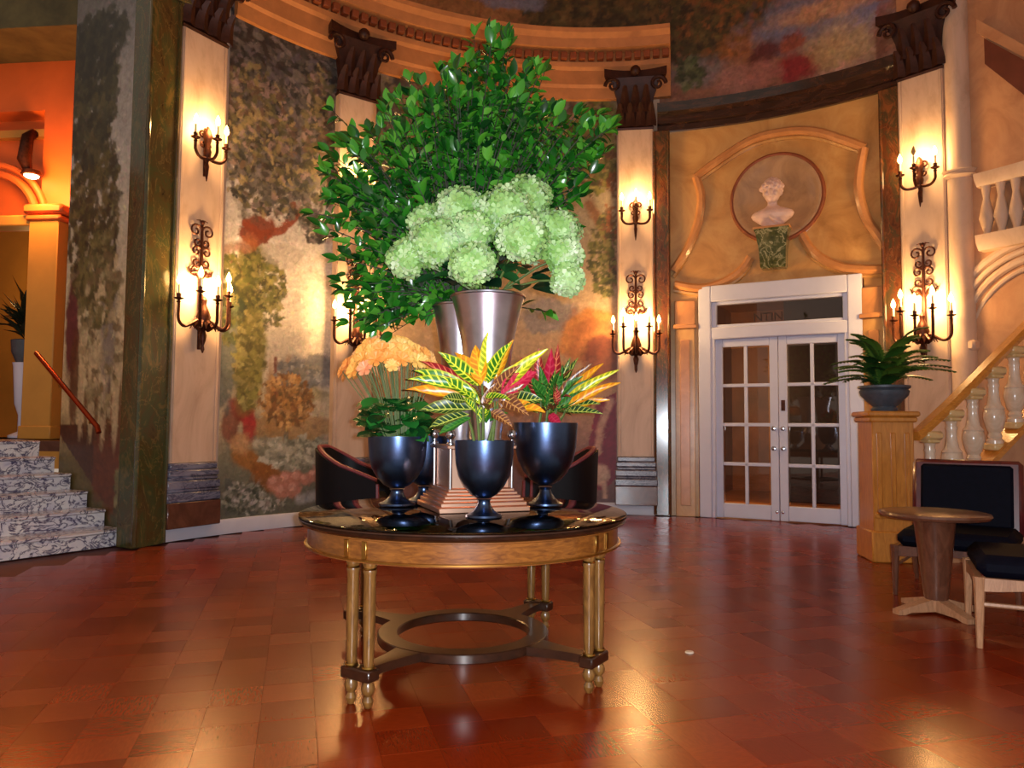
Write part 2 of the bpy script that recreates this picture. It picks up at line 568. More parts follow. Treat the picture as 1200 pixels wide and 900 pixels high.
class Canvas:
    """a painting on a wall: a grid of painted points in wall metres (s along, z up)"""
    def __init__(self, s0, s1, z0, z1, step, mapper, seed=3):
        self.s0, self.s1, self.z0, self.z1 = s0, s1, z0, z1
        self.nx = max(2, int((s1 - s0) / step))
        self.nz = max(2, int((z1 - z0) / step))
        self.S, self.Z = np.meshgrid(np.linspace(s0, s1, self.nx + 1), np.linspace(z0, z1, self.nz + 1), indexing='ij')
        self.C = np.zeros(self.S.shape + (3,))
        self.map = mapper
        self.N = lattice_noise(self.S + 50, self.Z + 50, seed, 2.2, 5)
        self.N2 = lattice_noise(self.S + 80, self.Z + 20, seed + 5, 7.0, 4)
        self.rng = np.random.default_rng(seed + 99)

    def put(self, mask, c):
        c = np.array(s2l(c))
        self.C += mask[..., None] * (c - self.C)

    def fill(self, c, var=0.15):
        self.C[:] = np.array(s2l(c))
        self.C *= (1 + var * 2 * (self.N - 0.5))[..., None]

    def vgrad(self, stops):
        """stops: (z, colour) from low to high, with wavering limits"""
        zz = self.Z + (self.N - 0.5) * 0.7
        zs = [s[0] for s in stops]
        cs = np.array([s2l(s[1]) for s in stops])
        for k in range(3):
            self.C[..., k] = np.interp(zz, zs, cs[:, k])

    def dabs(self, n, L0=0.05, jit=0.35, asp=0.35, lo=0.0, hi=1.0):
        """brush strokes that pick up the paint under them"""
        r = self.rng
        ds, dz = (self.s1 - self.s0) / self.nx, (self.z1 - self.z0) / self.nz
        for _ in range(n):
            ci, cj = int(r.integers(self.nx)), int(self.nz * r.uniform(lo, hi))
            cs, cz = self.s0 + ci * ds, self.z0 + cj * dz
            L = L0 * r.uniform(0.4, 1.4)
            i0, i1 = max(0, ci - int(L / ds) - 1), ci + int(L / ds) + 2
            j0, j1 = max(0, cj - int(L / dz) - 1), cj + int(L / dz) + 2
            A, B = self.S[i0:i1, j0:j1] - cs, self.Z[i0:i1, j0:j1] - cz
            t = r.uniform(0, PI)
            x = (A * math.cos(t) + B * math.sin(t)) / L
            y = (-A * math.sin(t) + B * math.cos(t)) / (L * asp)
            msk = np.clip((1.1 - np.sqrt(x * x + y * y)) * 5, 0, 1) * 0.75
            c = self.C[ci, cj] * r.uniform(1 - jit, 1 + jit) * r.uniform(0.92, 1.08, 3)
            self.C[i0:i1, j0:j1] += msk[..., None] * (c - self.C[i0:i1, j0:j1])

    def blob(self, px, py, rx, ry, c, alpha=1.0, soft=0.12, rough=0.9, rot=0.0):
        s, z, m = self.map(px, py)
        a, b = self.S - s, self.Z - z
        ca, sa = math.cos(rot), math.sin(rot)
        x = (a * ca + b * sa) / (rx * m)
        y = (-a * sa + b * ca) / (ry * m)
        d = np.sqrt(x * x + y * y) + rough * (self.N2 - 0.5)
        self.put(np.clip((1 + soft - d) / (2 * soft), 0, 1) * alpha, c)

    def line(self, pts, w, c, alpha=1.0, soft=0.4):
        P = [self.map(*p) for p in pts]
        best = np.full(self.S.shape, 1e9)
        for (a, b) in zip(P[:-1], P[1:]):
            dx, dz = b[0] - a[0], b[1] - a[1]
            L = dx * dx + dz * dz + 1e-9
            t = np.clip(((self.S - a[0]) * dx + (self.Z - a[1]) * dz) / L, 0, 1)
            d = np.hypot(self.S - a[0] - t * dx, self.Z - a[1] - t * dz)
            best = np.minimum(best, d)
        d = best / (w * P[0][2]) + 0.5 * (self.N2 - 0.5)
        self.put(np.clip((1 + soft - d) / (2 * soft), 0, 1) * alpha, c)

    def poly(self, pts, c, alpha=1.0, grow=0.02):
        P = [self.map(*p) for p in pts]
        x = self.S + (self.N2 - 0.5) * grow
        y = self.Z + (self.N - 0.5) * grow
        ins = np.zeros(self.S.shape, bool)
        j = len(P) - 1
        for i in range(len(P)):
            xi, yi, xj, yj = P[i][0], P[i][1], P[j][0], P[j][1]
            cond = ((yi > y) != (yj > y))
            xc = (xj - xi) * (y - yi) / ((yj - yi) if abs(yj - yi) > 1e-9 else 1e-9) + xi
            ins ^= cond & (x < xc)
            j = i
        self.put(ins * alpha, c)

    def leaves(self, px, py, rx, ry, n, cols, size=6.0, alpha=0.85):
        """scatter n painted leaves inside an ellipse"""
        s, z, m = self.map(px, py)
        r = self.rng
        ds, dz = (self.s1 - self.s0) / self.nx, (self.z1 - self.z0) / self.nz
        for _ in range(n):
            a, k = r.uniform(0, 2 * PI), math.sqrt(r.uniform(0, 1))
            cs, cz = s + math.cos(a) * k * rx * m, z + math.sin(a) * k * ry * m
            L = size * m * r.uniform(0.5, 1.3)
            i0, i1 = int((cs - L - self.s0) / ds), int((cs + L - self.s0) / ds) + 2
            j0, j1 = int((cz - L - self.z0) / dz), int((cz + L - self.z0) / dz) + 2
            i0, j0 = max(0, i0), max(0, j0)
            if i1 <= i0 or j1 <= j0 or i0 > self.nx or j0 > self.nz:
                continue
            A, B = self.S[i0:i1, j0:j1] - cs, self.Z[i0:i1, j0:j1] - cz
            t = r.uniform(0, PI)
            x = (A * math.cos(t) + B * math.sin(t)) / L
            y = (-A * math.sin(t) + B * math.cos(t)) / (L * r.uniform(0.35, 0.6))
            msk = np.clip((1.15 - np.sqrt(x * x + y * y)) * 3, 0, 1) * alpha
            c = np.array(s2l(cols[r.integers(len(cols))])) * r.uniform(0.75, 1.25)
            self.C[i0:i1, j0:j1] += msk[..., None] * (c - self.C[i0:i1, j0:j1])

    def build(self, name, place, mat, parent=None):
        nx, nz = self.nx + 1, self.nz + 1
        P = place(self.S.ravel(), self.Z.ravel())
        i, j = np.meshgrid(np.arange(nx - 1), np.arange(nz - 1), indexing='ij')
        a = (i * nz + j).ravel()
        q = np.stack([a, a + nz, a + nz + 1, a + 1], 1)
        me = bpy.data.meshes.new(name)
        me.vertices.add(len(P))
        me.vertices.foreach_set('co', P.astype(np.float32).ravel())
        me.loops.add(q.size)
        me.loops.foreach_set('vertex_index', q.astype(np.int32).ravel())
        me.polygons.add(len(q))
        me.polygons.foreach_set('loop_start', (np.arange(len(q)) * 4).astype(np.int32))
        me.polygons.foreach_set('loop_total', np.full(len(q), 4, np.int32))
        me.polygons.foreach_set('use_smooth', np.ones(len(q), bool))
        me.update(calc_edges=True)
        at_ = me.color_attributes.new('paint', 'FLOAT_COLOR', 'POINT')
        rgba = np.ones((len(P), 4), np.float32)
        rgba[:, :3] = np.clip(self.C.reshape(-1, 3), 0, 1)
        at_.data.foreach_set('color', rgba.ravel())
        me.materials.append(mat)
        o = bpy.data.objects.new(name, me)
        COL.objects.link(o)
        if parent:
            o.parent = parent
        return o

def mural_material():
    t = NT('mural_paint')
    a = t.n('ShaderNodeVertexColor', layer_name='paint')
    f = t.noise(14, 6, 0.65, 0.4, t.coord('Object'))
    g = t.ramp(f, [(0.3, 0.72), (0.7, 1.18)])
    nd = t.n('ShaderNodeMix', data_type='RGBA', blend_type='MULTIPLY')
    nd.inputs[0].default_value = 1.0
    t.link(a.outputs[0], nd.inputs[6])
    t.link(g, nd.inputs[7])
    t.base(nd.outputs[2])
    t.set(rough=0.5)
    t.bump(t.noise(40, 4, 0.6, 0, t.coord('Object')), 0.1, 0.004)
    return t.m
M['mural'] = mural_material()

def wall_map(px, py):
    p, z = wall_hit(px, py)
    q = wall_hit(px + 4, py)
    m = RAD * abs(q[0] - p) / 4.0
    d = wall_hit(px, py + 4)
    return RAD * p, z, 0.5 * (m + abs(d[1] - z) / 4.0)

def wall_place(off):
    def f(s, z):
        p = s / RAD
        return np.stack([CX + (RAD - off) * np.sin(p), CY + (RAD - off) * np.cos(p), z], 1)
    return f

# ------------------------------------------------------------------ floor of parquet blocks
def parquet_material():
    t = NT('parquet')
    oi = t.n('ShaderNodeObjectInfo')
    ge = t.n('ShaderNodeNewGeometry')
    rnd = t.math('FRACT', t.math('ADD', t.math('MULTIPLY', oi.outputs['Random'], 7.3), ge.outputs['Random Per Island']))
    co = t.coord('Object', (3, 26, 3))
    g = t.noise(6, 5, 0.6, 0.6, co)
    c = t.ramp(rnd, [(0.0, s2l((112, 28, 4))), (0.35, s2l((128, 37, 6))), (0.7, s2l((140, 44, 8))), (1.0, s2l((118, 31, 5)))])
    nd = t.n('ShaderNodeMix', data_type='RGBA', blend_type='MULTIPLY')
    nd.inputs[0].default_value = 0.85
    t.link(c, nd.inputs[6])
    t.link(t.ramp(g, [(0.25, 0.62), (0.75, 1.1)]), nd.inputs[7])
    t.base(nd.outputs[2])
    t.set(rough=t.math('ADD', t.math('MULTIPLY', rnd, 0.05), 0.24), coat=0.06, coat_rough=0.14, spec=0.62)
    t.b.inputs['Specular Tint'].default_value = (1.0, 0.62, 0.34, 1)
    return t.m
M['parquet'] = parquet_material()
M['parquet_joint'] = plain('parquet_joint', (78, 22, 8), 0.6, 0, 0.2)

fl = MB()
fl.lathe([(RAD + 0.6, -0.12), (RAD + 0.6, -0.014)], 72, (CX, CY, 0))
fl.box((0.3, -1.0, -0.067), (7.0, 4.4, 0.106))
floor = struct(fl.build('floor', M['parquet_joint']), 'glossy red-brown parquet floor laid in small square blocks')

TILE, GAP, TW = 0.22, 0.0008, math.radians(16)
def block_mesh(rot):
    mb = MB()
    h = TILE / 2 - GAP / 2
    b = 0.0005
    vs = [(-h, -h, -0.013), (h, -h, -0.013), (h, h, -0.013), (-h, h, -0.013), (-h, -h, -b), (h, -h, -b), (h, h, -b), (-h, h, -b), (-h + b, -h + b, 0), (h - b, -h + b, 0), (h - b, h - b, 0), (-h + b, h - b, 0)]
    fs = []
    for k in range(2):
        for i in range(4):
            j = (i + 1) % 4
            fs.append((k * 4 + i, k * 4 + j, k * 4 + 4 + j, k * 4 + 4 + i))
    fs.append((8, 9, 10, 11))
    if rot:
        vs = [(-y, x, z) for x, y, z in vs]
    return vs, fs
spots = []
for i in range(-40, 41):
    for j in range(-40, 41):
        x = (i * math.cos(TW) - j * math.sin(TW)) * TILE + 0.3
        y = (i * math.sin(TW) + j * math.cos(TW)) * TILE + 4.5
        if math.hypot(x - CX, y - CY) < RAD - 0.12 or (abs(x) < 3.0 and -2.6 < y < 1.5):
            spots.append((x, y, (i + j) % 2))
def visible(s):
    return s[1] > 2.0 and abs(s[0]) < s[1] * 0.72
near = sorted([s for s in spots if visible(s)], key=lambda s: s[0] ** 2 + s[1] ** 2)[:300]
nearset = set(near)
vs0, fs0 = block_mesh(0)
bm_mesh = bpy.data.meshes.new('parquet_block')
bm_mesh.from_pydata(vs0, [], fs0)
bm_mesh.materials.append(M['parquet'])
rg = random.Random(4)
def block_matrix(s):
    x, y, k = s
    return (Matrix.Translation((x, y, rg.uniform(-0.0006, 0.0))) @ Matrix.Rotation(TW + (PI / 2 if k else 0), 4, 'Z')
            @ Matrix.Rotation(rg.gauss(0, 0.0012), 4, 'X') @ Matrix.Rotation(rg.gauss(0, 0.0012), 4, 'Y'))
for s in near:
    inst(bm_mesh, 'parquet_block', floor, block_matrix(s))
rest = MB()
for s in spots:
    if s not in nearset:
        rest.add(vs0, fs0, block_matrix(s))
ro = rest.build('parquet_blocks', M['parquet'], floor, smooth=False)
ro['kind'] = 'stuff'

# ------------------------------------------------------------------ walls of the rotunda
PL = phi_at(176)          # dark pillar beside the stairs
P1 = phi_at(221)          # cream pilasters
P2 = phi_at(409)
P3 = phi_at(745)
P4 = phi_at(1091)
S1 = phi_at(776)          # dark marble strips beside the door bay
S2 = phi_at(1054)
D0, D1 = phi_at(820), phi_at(1013)
DT = z_at(820, 337)
ZB = 0.16                 # baseboard top
Z_BEAM0, Z_BEAM1 = 5.36, 5.72
Z_TOP = 7.6
def wall_arc(mb, p0, p1, z0, z1, th=0.3, off=0.0, n=24):
    mb.arc([(off, z0), (off, z1), (-th, z1), (-th, z0)], p0, p1, n)

w = MB()
wall_arc(w, phi_at(200), S1 - 0.004, 0, Z_TOP, off=-0.02, n=40)
wall_back = struct(w.build('wall_back', M['cream_marble']), 'curved rear wall of the rotunda carrying painted murals')
w = MB()
wall_arc(w, S1 - 0.012, D0 - 0.004, 0, Z_BEAM0, n=6)
wall_arc(w, D1 + 0.004, S2 + 0.01, 0, Z_BEAM0, n=6)
wall_arc(w, D0 - 0.004, D1 + 0.004, DT + 0.02, Z_BEAM0, n=16)
wall_door = struct(w.build('wall_door', M['gold_marble']), 'golden marble bay around the white glazed doors')
w = MB()
wall_arc(w, S2 + 0.012, 1.95, 0, Z_TOP, n=30)
wall_right = struct(w.build('wall_right', M['pink_wall']), 'curved pinkish plaster wall behind the right-hand staircase')
w = MB()
wall_arc(w, S1 - 0.012, S2 + 0.012, Z_BEAM0 + 0.01, Z_TOP, off=-0.03, n=20)
wall_upper = struct(w.build('wall_upper', M['olive_wall']), 'painted wall above the dark beam over the doors')
w = MB()
wall_arc(w, -2.2, -1.62, 0, Z_TOP, n=12)
struct(w.build('wall_left', M['cream_marble']), 'curved cream wall on the near side of the marble steps')

# dome
dm = MB()
prof = []
for k in range(11):
    a = k / 10 * PI / 2
    prof.append((RAD * math.cos(a) * 1.0 + 0.02, Z_TOP - 0.02 + 1.9 * math.sin(a)))
vs, fs = [], []
for p0, p1 in zip(prof[:-1], prof[1:]):
    pass
dm.lathe([(max(r, 0.05), z) for r, z in prof] + [(max(r, 0.05) + 0.001, z + 0.15) for r, z in reversed(prof)], 64, (CX, CY, 0), cap=False)
struct(dm.build('ceiling', M['cornice']), 'shallow painted dome over the rotunda')

# ------------------------------------------------------------------ murals (generic landscapes in the photograph's colours)
DK = [(36, 40, 44), (54, 56, 56), (72, 72, 70), (48, 42, 42), (98, 94, 90), (84, 80, 90), (112, 104, 104)]
MD = [(90, 86, 62), (116, 108, 76), (66, 66, 50), (142, 126, 90), (96, 76, 64), (134, 114, 112)]
OL = [(92, 94, 44), (70, 74, 36), (116, 112, 58), (60, 58, 34), (134, 126, 74)]
GRN = [(52, 66, 44), (76, 88, 56), (96, 104, 74), (44, 52, 40)]

ca = Canvas(RAD * phi_at(258), RAD * phi_at(390), ZB, 6.2, 0.0125, wall_map, 3)
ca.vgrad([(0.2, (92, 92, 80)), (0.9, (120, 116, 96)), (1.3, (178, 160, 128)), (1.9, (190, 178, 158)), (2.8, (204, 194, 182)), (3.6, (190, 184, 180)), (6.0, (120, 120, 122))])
ca.blob(368, 438, 40, 22, (128, 126, 124), 0.9, 0.2, 1.0)
ca.blob(372, 430, 26, 14, (96, 98, 104), 0.7)
ca.blob(350, 460, 40, 12, (140, 130, 96), 0.8)
for x, w_, h in ((316, 6, 34), (326, 8, 26), (337, 6, 40), (346, 9, 24), (356, 5, 16)):
    ca.blob(x, 486 - h / 2, w_, h, (150, 104, 56), 0.8, 0.3, 0.8)
ca.line([(323, 420), (322, 480)], 2, (110, 52, 40), 0.9)
ca.blob(340, 500, 60, 14, (150, 112, 66), 0.7)
ca.blob(345, 535, 46, 16, (136, 134, 118), 0.9)
ca.line([(300, 520), (340, 528), (385, 520)], 5, (176, 168, 146), 0.8)
ca.poly([(264, 560), (300, 575), (330, 600), (322, 604), (264, 604)], (84, 86, 78))
ca.leaves(300, 582, 40, 18, 260, [(140, 136, 122), (96, 98, 84), (176, 170, 160), (64, 70, 56)], 4)
ca.blob(292, 540, 28, 12, (150, 96, 40), 0.9, 0.2, 0.8, -0.5)
ca.blob(316, 560, 26, 13, (134, 80, 34), 0.9, 0.2, 0.8, -0.5)
ca.blob(282, 480, 22, 10, (138, 30, 36), 0.9, 0.2, 0.8, -0.7)
ca.blob(292, 497, 9, 22, (150, 34, 40), 0.9, 0.2, 0.8)
ca.blob(270, 500, 12, 22, (112, 40, 30), 0.8, 0.2, 0.9)
ca.blob(281, 520, 14, 12, (184, 140, 96), 0.8, 0.25, 0.9)
for x, y, r in ((322, 566, 9), (335, 562, 10), (348, 560, 9), (330, 576, 9), (344, 574, 10), (358, 562, 8), (368, 556, 8)):
    ca.blob(x, y, r, r * 0.9, (176, 118, 100), 0.9, 0.2, 0.5)
    ca.blob(x - 2, y - 3, r * 0.5, r * 0.4, (200, 146, 128), 0.8)
ca.line([(352, 585), (388, 575)], 6, (160, 156, 152), 0.8)
ca.blob(266, 420, 16, 60, (70, 86, 84), 0.8)
ca.line([(288, 470), (292, 400), (284, 340), (300, 300)], 14, (104, 98, 44), 0.95)
ca.line([(300, 460), (306, 400), (300, 350)], 7, (132, 124, 62), 0.9)
ca.line([(290, 330), (280, 312), (268, 304)], 3, (120, 66, 48), 0.9)
ca.leaves(296, 330, 42, 34, 420, OL, 5)
ca.leaves(272, 370, 18, 34, 160, OL + GRN, 5)
ca.leaves(318, 360, 16, 26, 60, OL, 4)
ca.blob(330, 300, 24, 14, (172, 164, 156), 0.6)
ca.blob(302, 270, 24, 15, (112, 44, 22), 0.95, 0.1, 0.7, 0.6)
ca.line([(288, 262), (306, 276), (330, 270), (348, 252), (344, 240)], 5, (126, 52, 28), 0.95, 0.2)
ca.blob(310, 244, 9, 9, (104, 40, 22), 0.9, 0.1, 0.5)
ca.blob(290, 286, 12, 8, (170, 100, 60), 0.7, 0.3, 0.8, 0.6)
ca.line([(262, 292), (280, 288), (290, 292)], 5, (150, 110, 90), 0.7)
ca.blob(325, 110, 85, 120, (66, 62, 54), 0.95, 0.15, 1.2)
ca.blob(300, 70, 60, 60, (50, 50, 48), 0.9, 0.2, 1.0)
ca.blob(290, 130, 26, 44, (124, 108, 70), 0.55, 0.4, 1.4)
ca.blob(378, 150, 20, 50, (120, 102, 84), 0.6, 0.4, 1.2)
ca.leaves(325, 110, 80, 120, 2000, DK, 6)
ca.leaves(300, 140, 50, 60, 420, MD, 5)
ca.leaves(376, 150, 22, 70, 260, MD + [(140, 122, 112)], 5)
ca.leaves(325, 215, 70, 40, 420, DK + MD, 5)
ca.leaves(368, 268, 14, 16, 60, DK, 5)
ca.leaves(350, 440, 30, 14, 120, [(98, 100, 106), (138, 138, 136), (116, 112, 104)], 5)
ca.leaves(292, 420, 16, 56, 240, [(128, 122, 60), (86, 82, 40), (108, 100, 48), (150, 140, 84)], 6)
ca.leaves(335, 470, 34, 30, 260, [(162, 116, 62), (120, 80, 44), (182, 142, 88), (96, 72, 44)], 4)
ca.leaves(345, 530, 44, 18, 160, [(150, 148, 130), (112, 112, 96), (176, 172, 154)], 5)
ca.dabs(8000, 0.026, 0.22)
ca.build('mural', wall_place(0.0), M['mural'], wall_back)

ca = Canvas(RAD * phi_at(428), RAD * phi_at(723), ZB, 6.2, 0.02, wall_map, 23)
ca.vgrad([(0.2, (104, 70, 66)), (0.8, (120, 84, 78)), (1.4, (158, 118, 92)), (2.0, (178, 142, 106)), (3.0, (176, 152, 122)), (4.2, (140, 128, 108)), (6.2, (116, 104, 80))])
ca.blob(645, 372, 34, 20, (120, 116, 122), 0.7)
ca.blob(690, 395, 34, 30, (170, 104, 48), 0.95, 0.2, 0.8)
ca.blob(706, 420, 22, 28, (110, 52, 32), 0.9, 0.15, 0.5)
ca.line([(660, 410), (668, 380), (690, 366), (716, 372)], 5, (190, 126, 62), 0.9)
ca.line([(676, 420), (684, 396), (704, 386), (722, 394)], 4, (186, 118, 60), 0.9)
ca.poly([(700, 470), (722, 460), (722, 560), (706, 575), (676, 570), (690, 520)], (116, 26, 48))
ca.line([(716, 470), (704, 500), (700, 530)], 4, (180, 140, 120), 0.9)
ca.blob(702, 556, 12, 12, (190, 156, 134), 0.9, 0.2, 0.5)
ca.line([(696, 560), (694, 586)], 2.5, (184, 150, 128), 0.9)
ca.line([(708, 560), (709, 586)], 2.5, (184, 150, 128), 0.9)
ca.poly([(640, 590), (722, 584), (722, 604), (640, 608)], (92, 70, 76))
ca.line([(720, 330), (712, 280), (700, 255), (690, 240)], 6, (108, 70, 44), 0.9)
ca.leaves(690, 170, 40, 60, 700, OL + [(90, 62, 42), (120, 88, 58)], 5)
ca.leaves(708, 300, 18, 50, 220, OL, 4)
ca.leaves(560, 150, 130, 110, 900, DK + MD, 7)
ca.leaves(720, 240, 10, 40, 60, [(120, 70, 40), (90, 60, 36)], 4)
ca.dabs(7000, 0.035, 0.22)
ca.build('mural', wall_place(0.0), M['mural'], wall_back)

ca = Canvas(RAD * (phi_at(205) + 0.01), RAD * (S1 - 0.004), 6.2, Z_TOP, 0.03, wall_map, 33)
ca.fill((150, 104, 60), 0.4)
ca.blob(700, 5, 90, 36, (74, 66, 38), 0.95, 0.3, 1.2)
ca.leaves(700, 10, 90, 40, 700, [(60, 56, 34), (84, 74, 42), (104, 82, 46), (48, 44, 32)], 7)
ca.blob(600, 0, 40, 12, (120, 124, 140), 0.8)
ca.dabs(3000, 0.05, 0.25)
ca.build('mural', wall_place(0.0), M['mural'], wall_back)

ca = Canvas(RAD * (S1 - 0.012), RAD * (S2 + 0.012), Z_BEAM1 - 0.05, Z_TOP, 0.022, wall_map, 43)
ca.fill((140, 96, 74), 0.3)
ca.blob(830, 20, 70, 40, (84, 66, 40), 0.95, 0.3, 1.2)
ca.leaves(820, 25, 80, 50, 800, [(60, 58, 34), (86, 76, 42), (120, 76, 40), (48, 44, 32)], 6)
ca.blob(880, 50, 30, 20, (150, 92, 44), 0.8, 0.4, 1.2)
ca.blob(815, 85, 34, 18, (112, 110, 112), 0.8, 0.3, 1.0)
ca.leaves(808, 85, 16, 20, 90, GRN, 5)
ca.blob(860, 95, 22, 18, (160, 112, 100), 0.8, 0.3, 1.0)
ca.blob(940, 25, 60, 34, (106, 112, 136), 0.95, 0.4, 1.1)
ca.blob(1005, 20, 30, 40, (112, 120, 156), 0.9, 0.4, 1.1)
ca.blob(985, 55, 44, 30, (190, 160, 110), 0.85, 0.5, 1.0)
ca.blob(970, 8, 60, 12, (196, 144, 96), 0.8, 0.4, 1.0)
ca.blob(1000, 85, 60, 14, (176, 140, 130), 0.7, 0.4, 1.0)
ca.blob(895, 62, 18, 14, (84, 32, 34), 0.9, 0.25, 0.9, 0.5)
ca.blob(932, 78, 24, 17, (138, 34, 42), 0.95, 0.25, 0.9, -0.3)
ca.blob(928, 48, 14, 13, (146, 72, 48), 0.9, 0.25, 0.8)
ca.blob(895, 85, 18, 18, (160, 104, 92), 0.85, 0.3, 0.9)
ca.blob(1032, 40, 8, 40, (120, 72, 60), 0.8)
ca.dabs(6000, 0.04, 0.22)
ca.build('mural', wall_place(-0.025), M['mural'], wall_upper)

# ------------------------------------------------------------------ trim: baseboards, cornice, beam
b = MB()
b.arc([(-0.02, 0), (0.05, 0), (0.05, 0.13), (0.035, 0.16), (-0.02, 0.16)], phi_at(193), S1 - 0.02, 40)
struct(b.build('baseboard_back', M['base_paint']), 'pale painted skirting along the mural wall')

# dark beam over the doors
b = MB()
b.arc([(-0.1, Z_BEAM0), (0.05, Z_BEAM0), (0.05, Z_BEAM0 + 0.08), (0.09, Z_BEAM0 + 0.1), (0.09, Z_BEAM0 + 0.2), (0.16, Z_BEAM0 + 0.24), (0.18, Z_BEAM1), (-0.1, Z_BEAM1)], S1 - 0.01, S2 + 0.02, 28)
struct(b.build('trim_1', M['dark_marble']), 'dark marble beam curving over the door bay')

# orange stone cornice with dentils
CZ0, CZ1 = 5.86, 6.78
b = MB()
c0, c1 = phi_at(262), phi_at(786, 80)
b.arc([(-0.02, CZ0), (0.06, CZ0), (0.07, CZ0 + 0.16), (0.10, CZ0 + 0.2), (0.10, CZ0 + 0.40), (0.14, CZ0 + 0.44), (0.15, CZ0 + 0.5), (0.11, CZ0 + 0.52), (0.11, CZ0 + 0.64), (0.22, CZ0 + 0.68), (0.24, CZ0 + 0.80), (0.3, CZ0 + 0.86), (0.31, CZ1), (-0.02, CZ1)], c0, c1, 48)
cornice = struct(b.build('trim_2', M['cornice'], angle=25), 'heavy orange stone cornice circling above the murals')
dn = MB()
dn.box((0, 0, 0), (0.09, 0.10, 0.1), bevel=0.008)
dmesh = dn.build('dentil', M['cornice_dark'], cornice)
nd_ = 46
for k in range(nd_):
    p = c0 + (c1 - c0) * (k + 0.5) / nd_
    Mx = Matrix.Translation(wp(p, CZ0 + 0.58, RAD - 0.155)) @ Matrix.Rotation(-p, 4, 'Z')
    if k == 0:
        dmesh.matrix_basis = Mx
    else:
        inst(dmesh.data, 'dentil', cornice, Mx)

# ------------------------------------------------------------------ pilasters
def volute(mb, c, r, M_, flip=1):
    pts = []
    for k in range(22):
        a = k / 21 * 2.6 * PI
        q = r * (1 - 0.8 * k / 21)
        pts.append((c[0] + flip * q * math.cos(a), c[1], c[2] + q * math.sin(a)))
    mb.tube(pts, [0.03 * (1 - 0.5 * k / 21) for k in range(22)], 6, M_)

def make_capital(root, wd, z0, h, d):
    mb = MB()
    prof = [(wd * 0.5, 0), (wd * 0.52, 0.03), (wd * 0.48, 0.06), (wd * 0.46, 0.3 * h), (wd * 0.52, 0.55 * h), (wd * 0.66, 0.8 * h), (wd * 0.7, 0.84 * h)]
    vs, fs = [], []
    for (x, z) in prof:
        y = d + (x - wd * 0.5) * 0.9
        vs += [(-x, 0.02, z0 + z), (-x, -y, z0 + z), (x, -y, z0 + z), (x, 0.02, z0 + z)]
    for k in range(len(prof) - 1):
        for i in range(4):
            j = (i + 1) % 4
            fs.append((k * 4 + i, k * 4 + j, k * 4 + 4 + j, k * 4 + 4 + i))
    fs += [(3, 2, 1, 0), tuple(len(vs) - 4 + i for i in range(4))]
    mb.add(vs, fs)
    # concave abacus with horned corners
    top = []
    n = 12
    W2, D2 = wd * 0.86, d + wd * 0.3
    for i in range(n + 1):
        t = -1 + 2 * i / n
        top.append((t * W2, -(D2 - 0.10 * (1 - t * t))))
    outline = top + [(W2 * 0.9, 0.02), (-W2 * 0.9, 0.02)]
    vs = [(x, y, z0 + 0.84 * h) for x, y in outline] + [(x, y, z0 + h * 0.97) for x, y in outline]
    m = len(outline)
    fs = [tuple(reversed(range(m))), tuple(range(m, 2 * m))] + [(i, (i + 1) % m, m + (i + 1) % m, m + i) for i in range(m)]
    mb.add(vs, fs)
    cap = mb.build('capital', M['capital'], root)
    for sx in (-1, 1):
        v = MB()
        volute(v, (sx * wd * 0.62, -(d + wd * 0.16), z0 + 0.72 * h), 0.11, None, sx)
        v.build('volute', M['capital'], cap)
    v = MB()
    v.ball((0, -(d + wd * 0.26), z0 + 0.92 * h), 0.075, 10, 6)
    v.build('rosette', M['capital'], cap)
    for row, (zz, hh, cnt) in enumerate(((0.04, 0.34, 4), (0.26, 0.4, 3))):
        for k in range(cnt):
            x = (k - (cnt - 1) / 2) * wd * 0.29
            pts = []
            for q in range(5):
                t = q / 4
                pts.append((t, hh * h * t, 0.02 + 0.10 * t ** 3))
            vs, fs = [], []
            for (t, zz2, out) in pts:
                hw = wd * 0.15 * (1 - 0.65 * t ** 2)
                y = -(d + 0.02 + row * 0.03 + out)
                vs += [(x - hw, y + 0.02, z0 + zz * h + zz2), (x, y - 0.02, z0 + zz * h + zz2), (x + hw, y + 0.02, z0 + zz * h + zz2)]
            for q in range(4):
                for i in range(2):
                    fs.append((q * 3 + i, q * 3 + i + 1, q * 3 + 4 + i, q * 3 + 3 + i))
            lf = MB()
            lf.add(vs, fs)
            lf.build('acanthus_leaf', M['capital'], cap)

def pilaster(phi, wd, label, d=0.12):
    t = thing('pilaster', label, 'pilaster', wp(phi, 0), -phi, 'cream pilasters around the rotunda')
    b = MB()
    b.box((0, -d / 2 + 0.02, 0.27), (wd * 1.14, d * 1.7 + 0.06, 0.26), bevel=0.008)
    b.build('plinth', M['brown_marble'], t)
    b = MB()
    steps = [(1.16, 0.40, 0.50), (1.10, 0.50, 0.53), (1.14, 0.53, 0.62), (1.06, 0.62, 0.66), (1.09, 0.66, 0.73), (1.03, 0.73, 0.80)]
    for k, a, c in steps:
        b.box((0, -(d * k * 1.1) / 2 + 0.03, (a + c) / 2), (wd * k, d * k * 1.25 + 0.06, c - a), bevel=0.014)
    b.build('base', M['blue_marble'], t)
    b = MB()
    b.box((0, -d / 2 + 0.03, (0.8 + 5.4) / 2), (wd, d + 0.06, 4.6), bevel=0.006)
    sh = b.build('shaft', M['cream_marble'], t)
    f = MB()
    for sx in (-1, 1):
        f.box((sx * (wd / 2 - 0.03), -d, 3.1), (0.03, 0.016, 4.56), bevel=0.004)
    f.build('fillet', M['cream_marble'], sh)
    make_capital(t, wd, 5.38, 0.86, d)
    return t

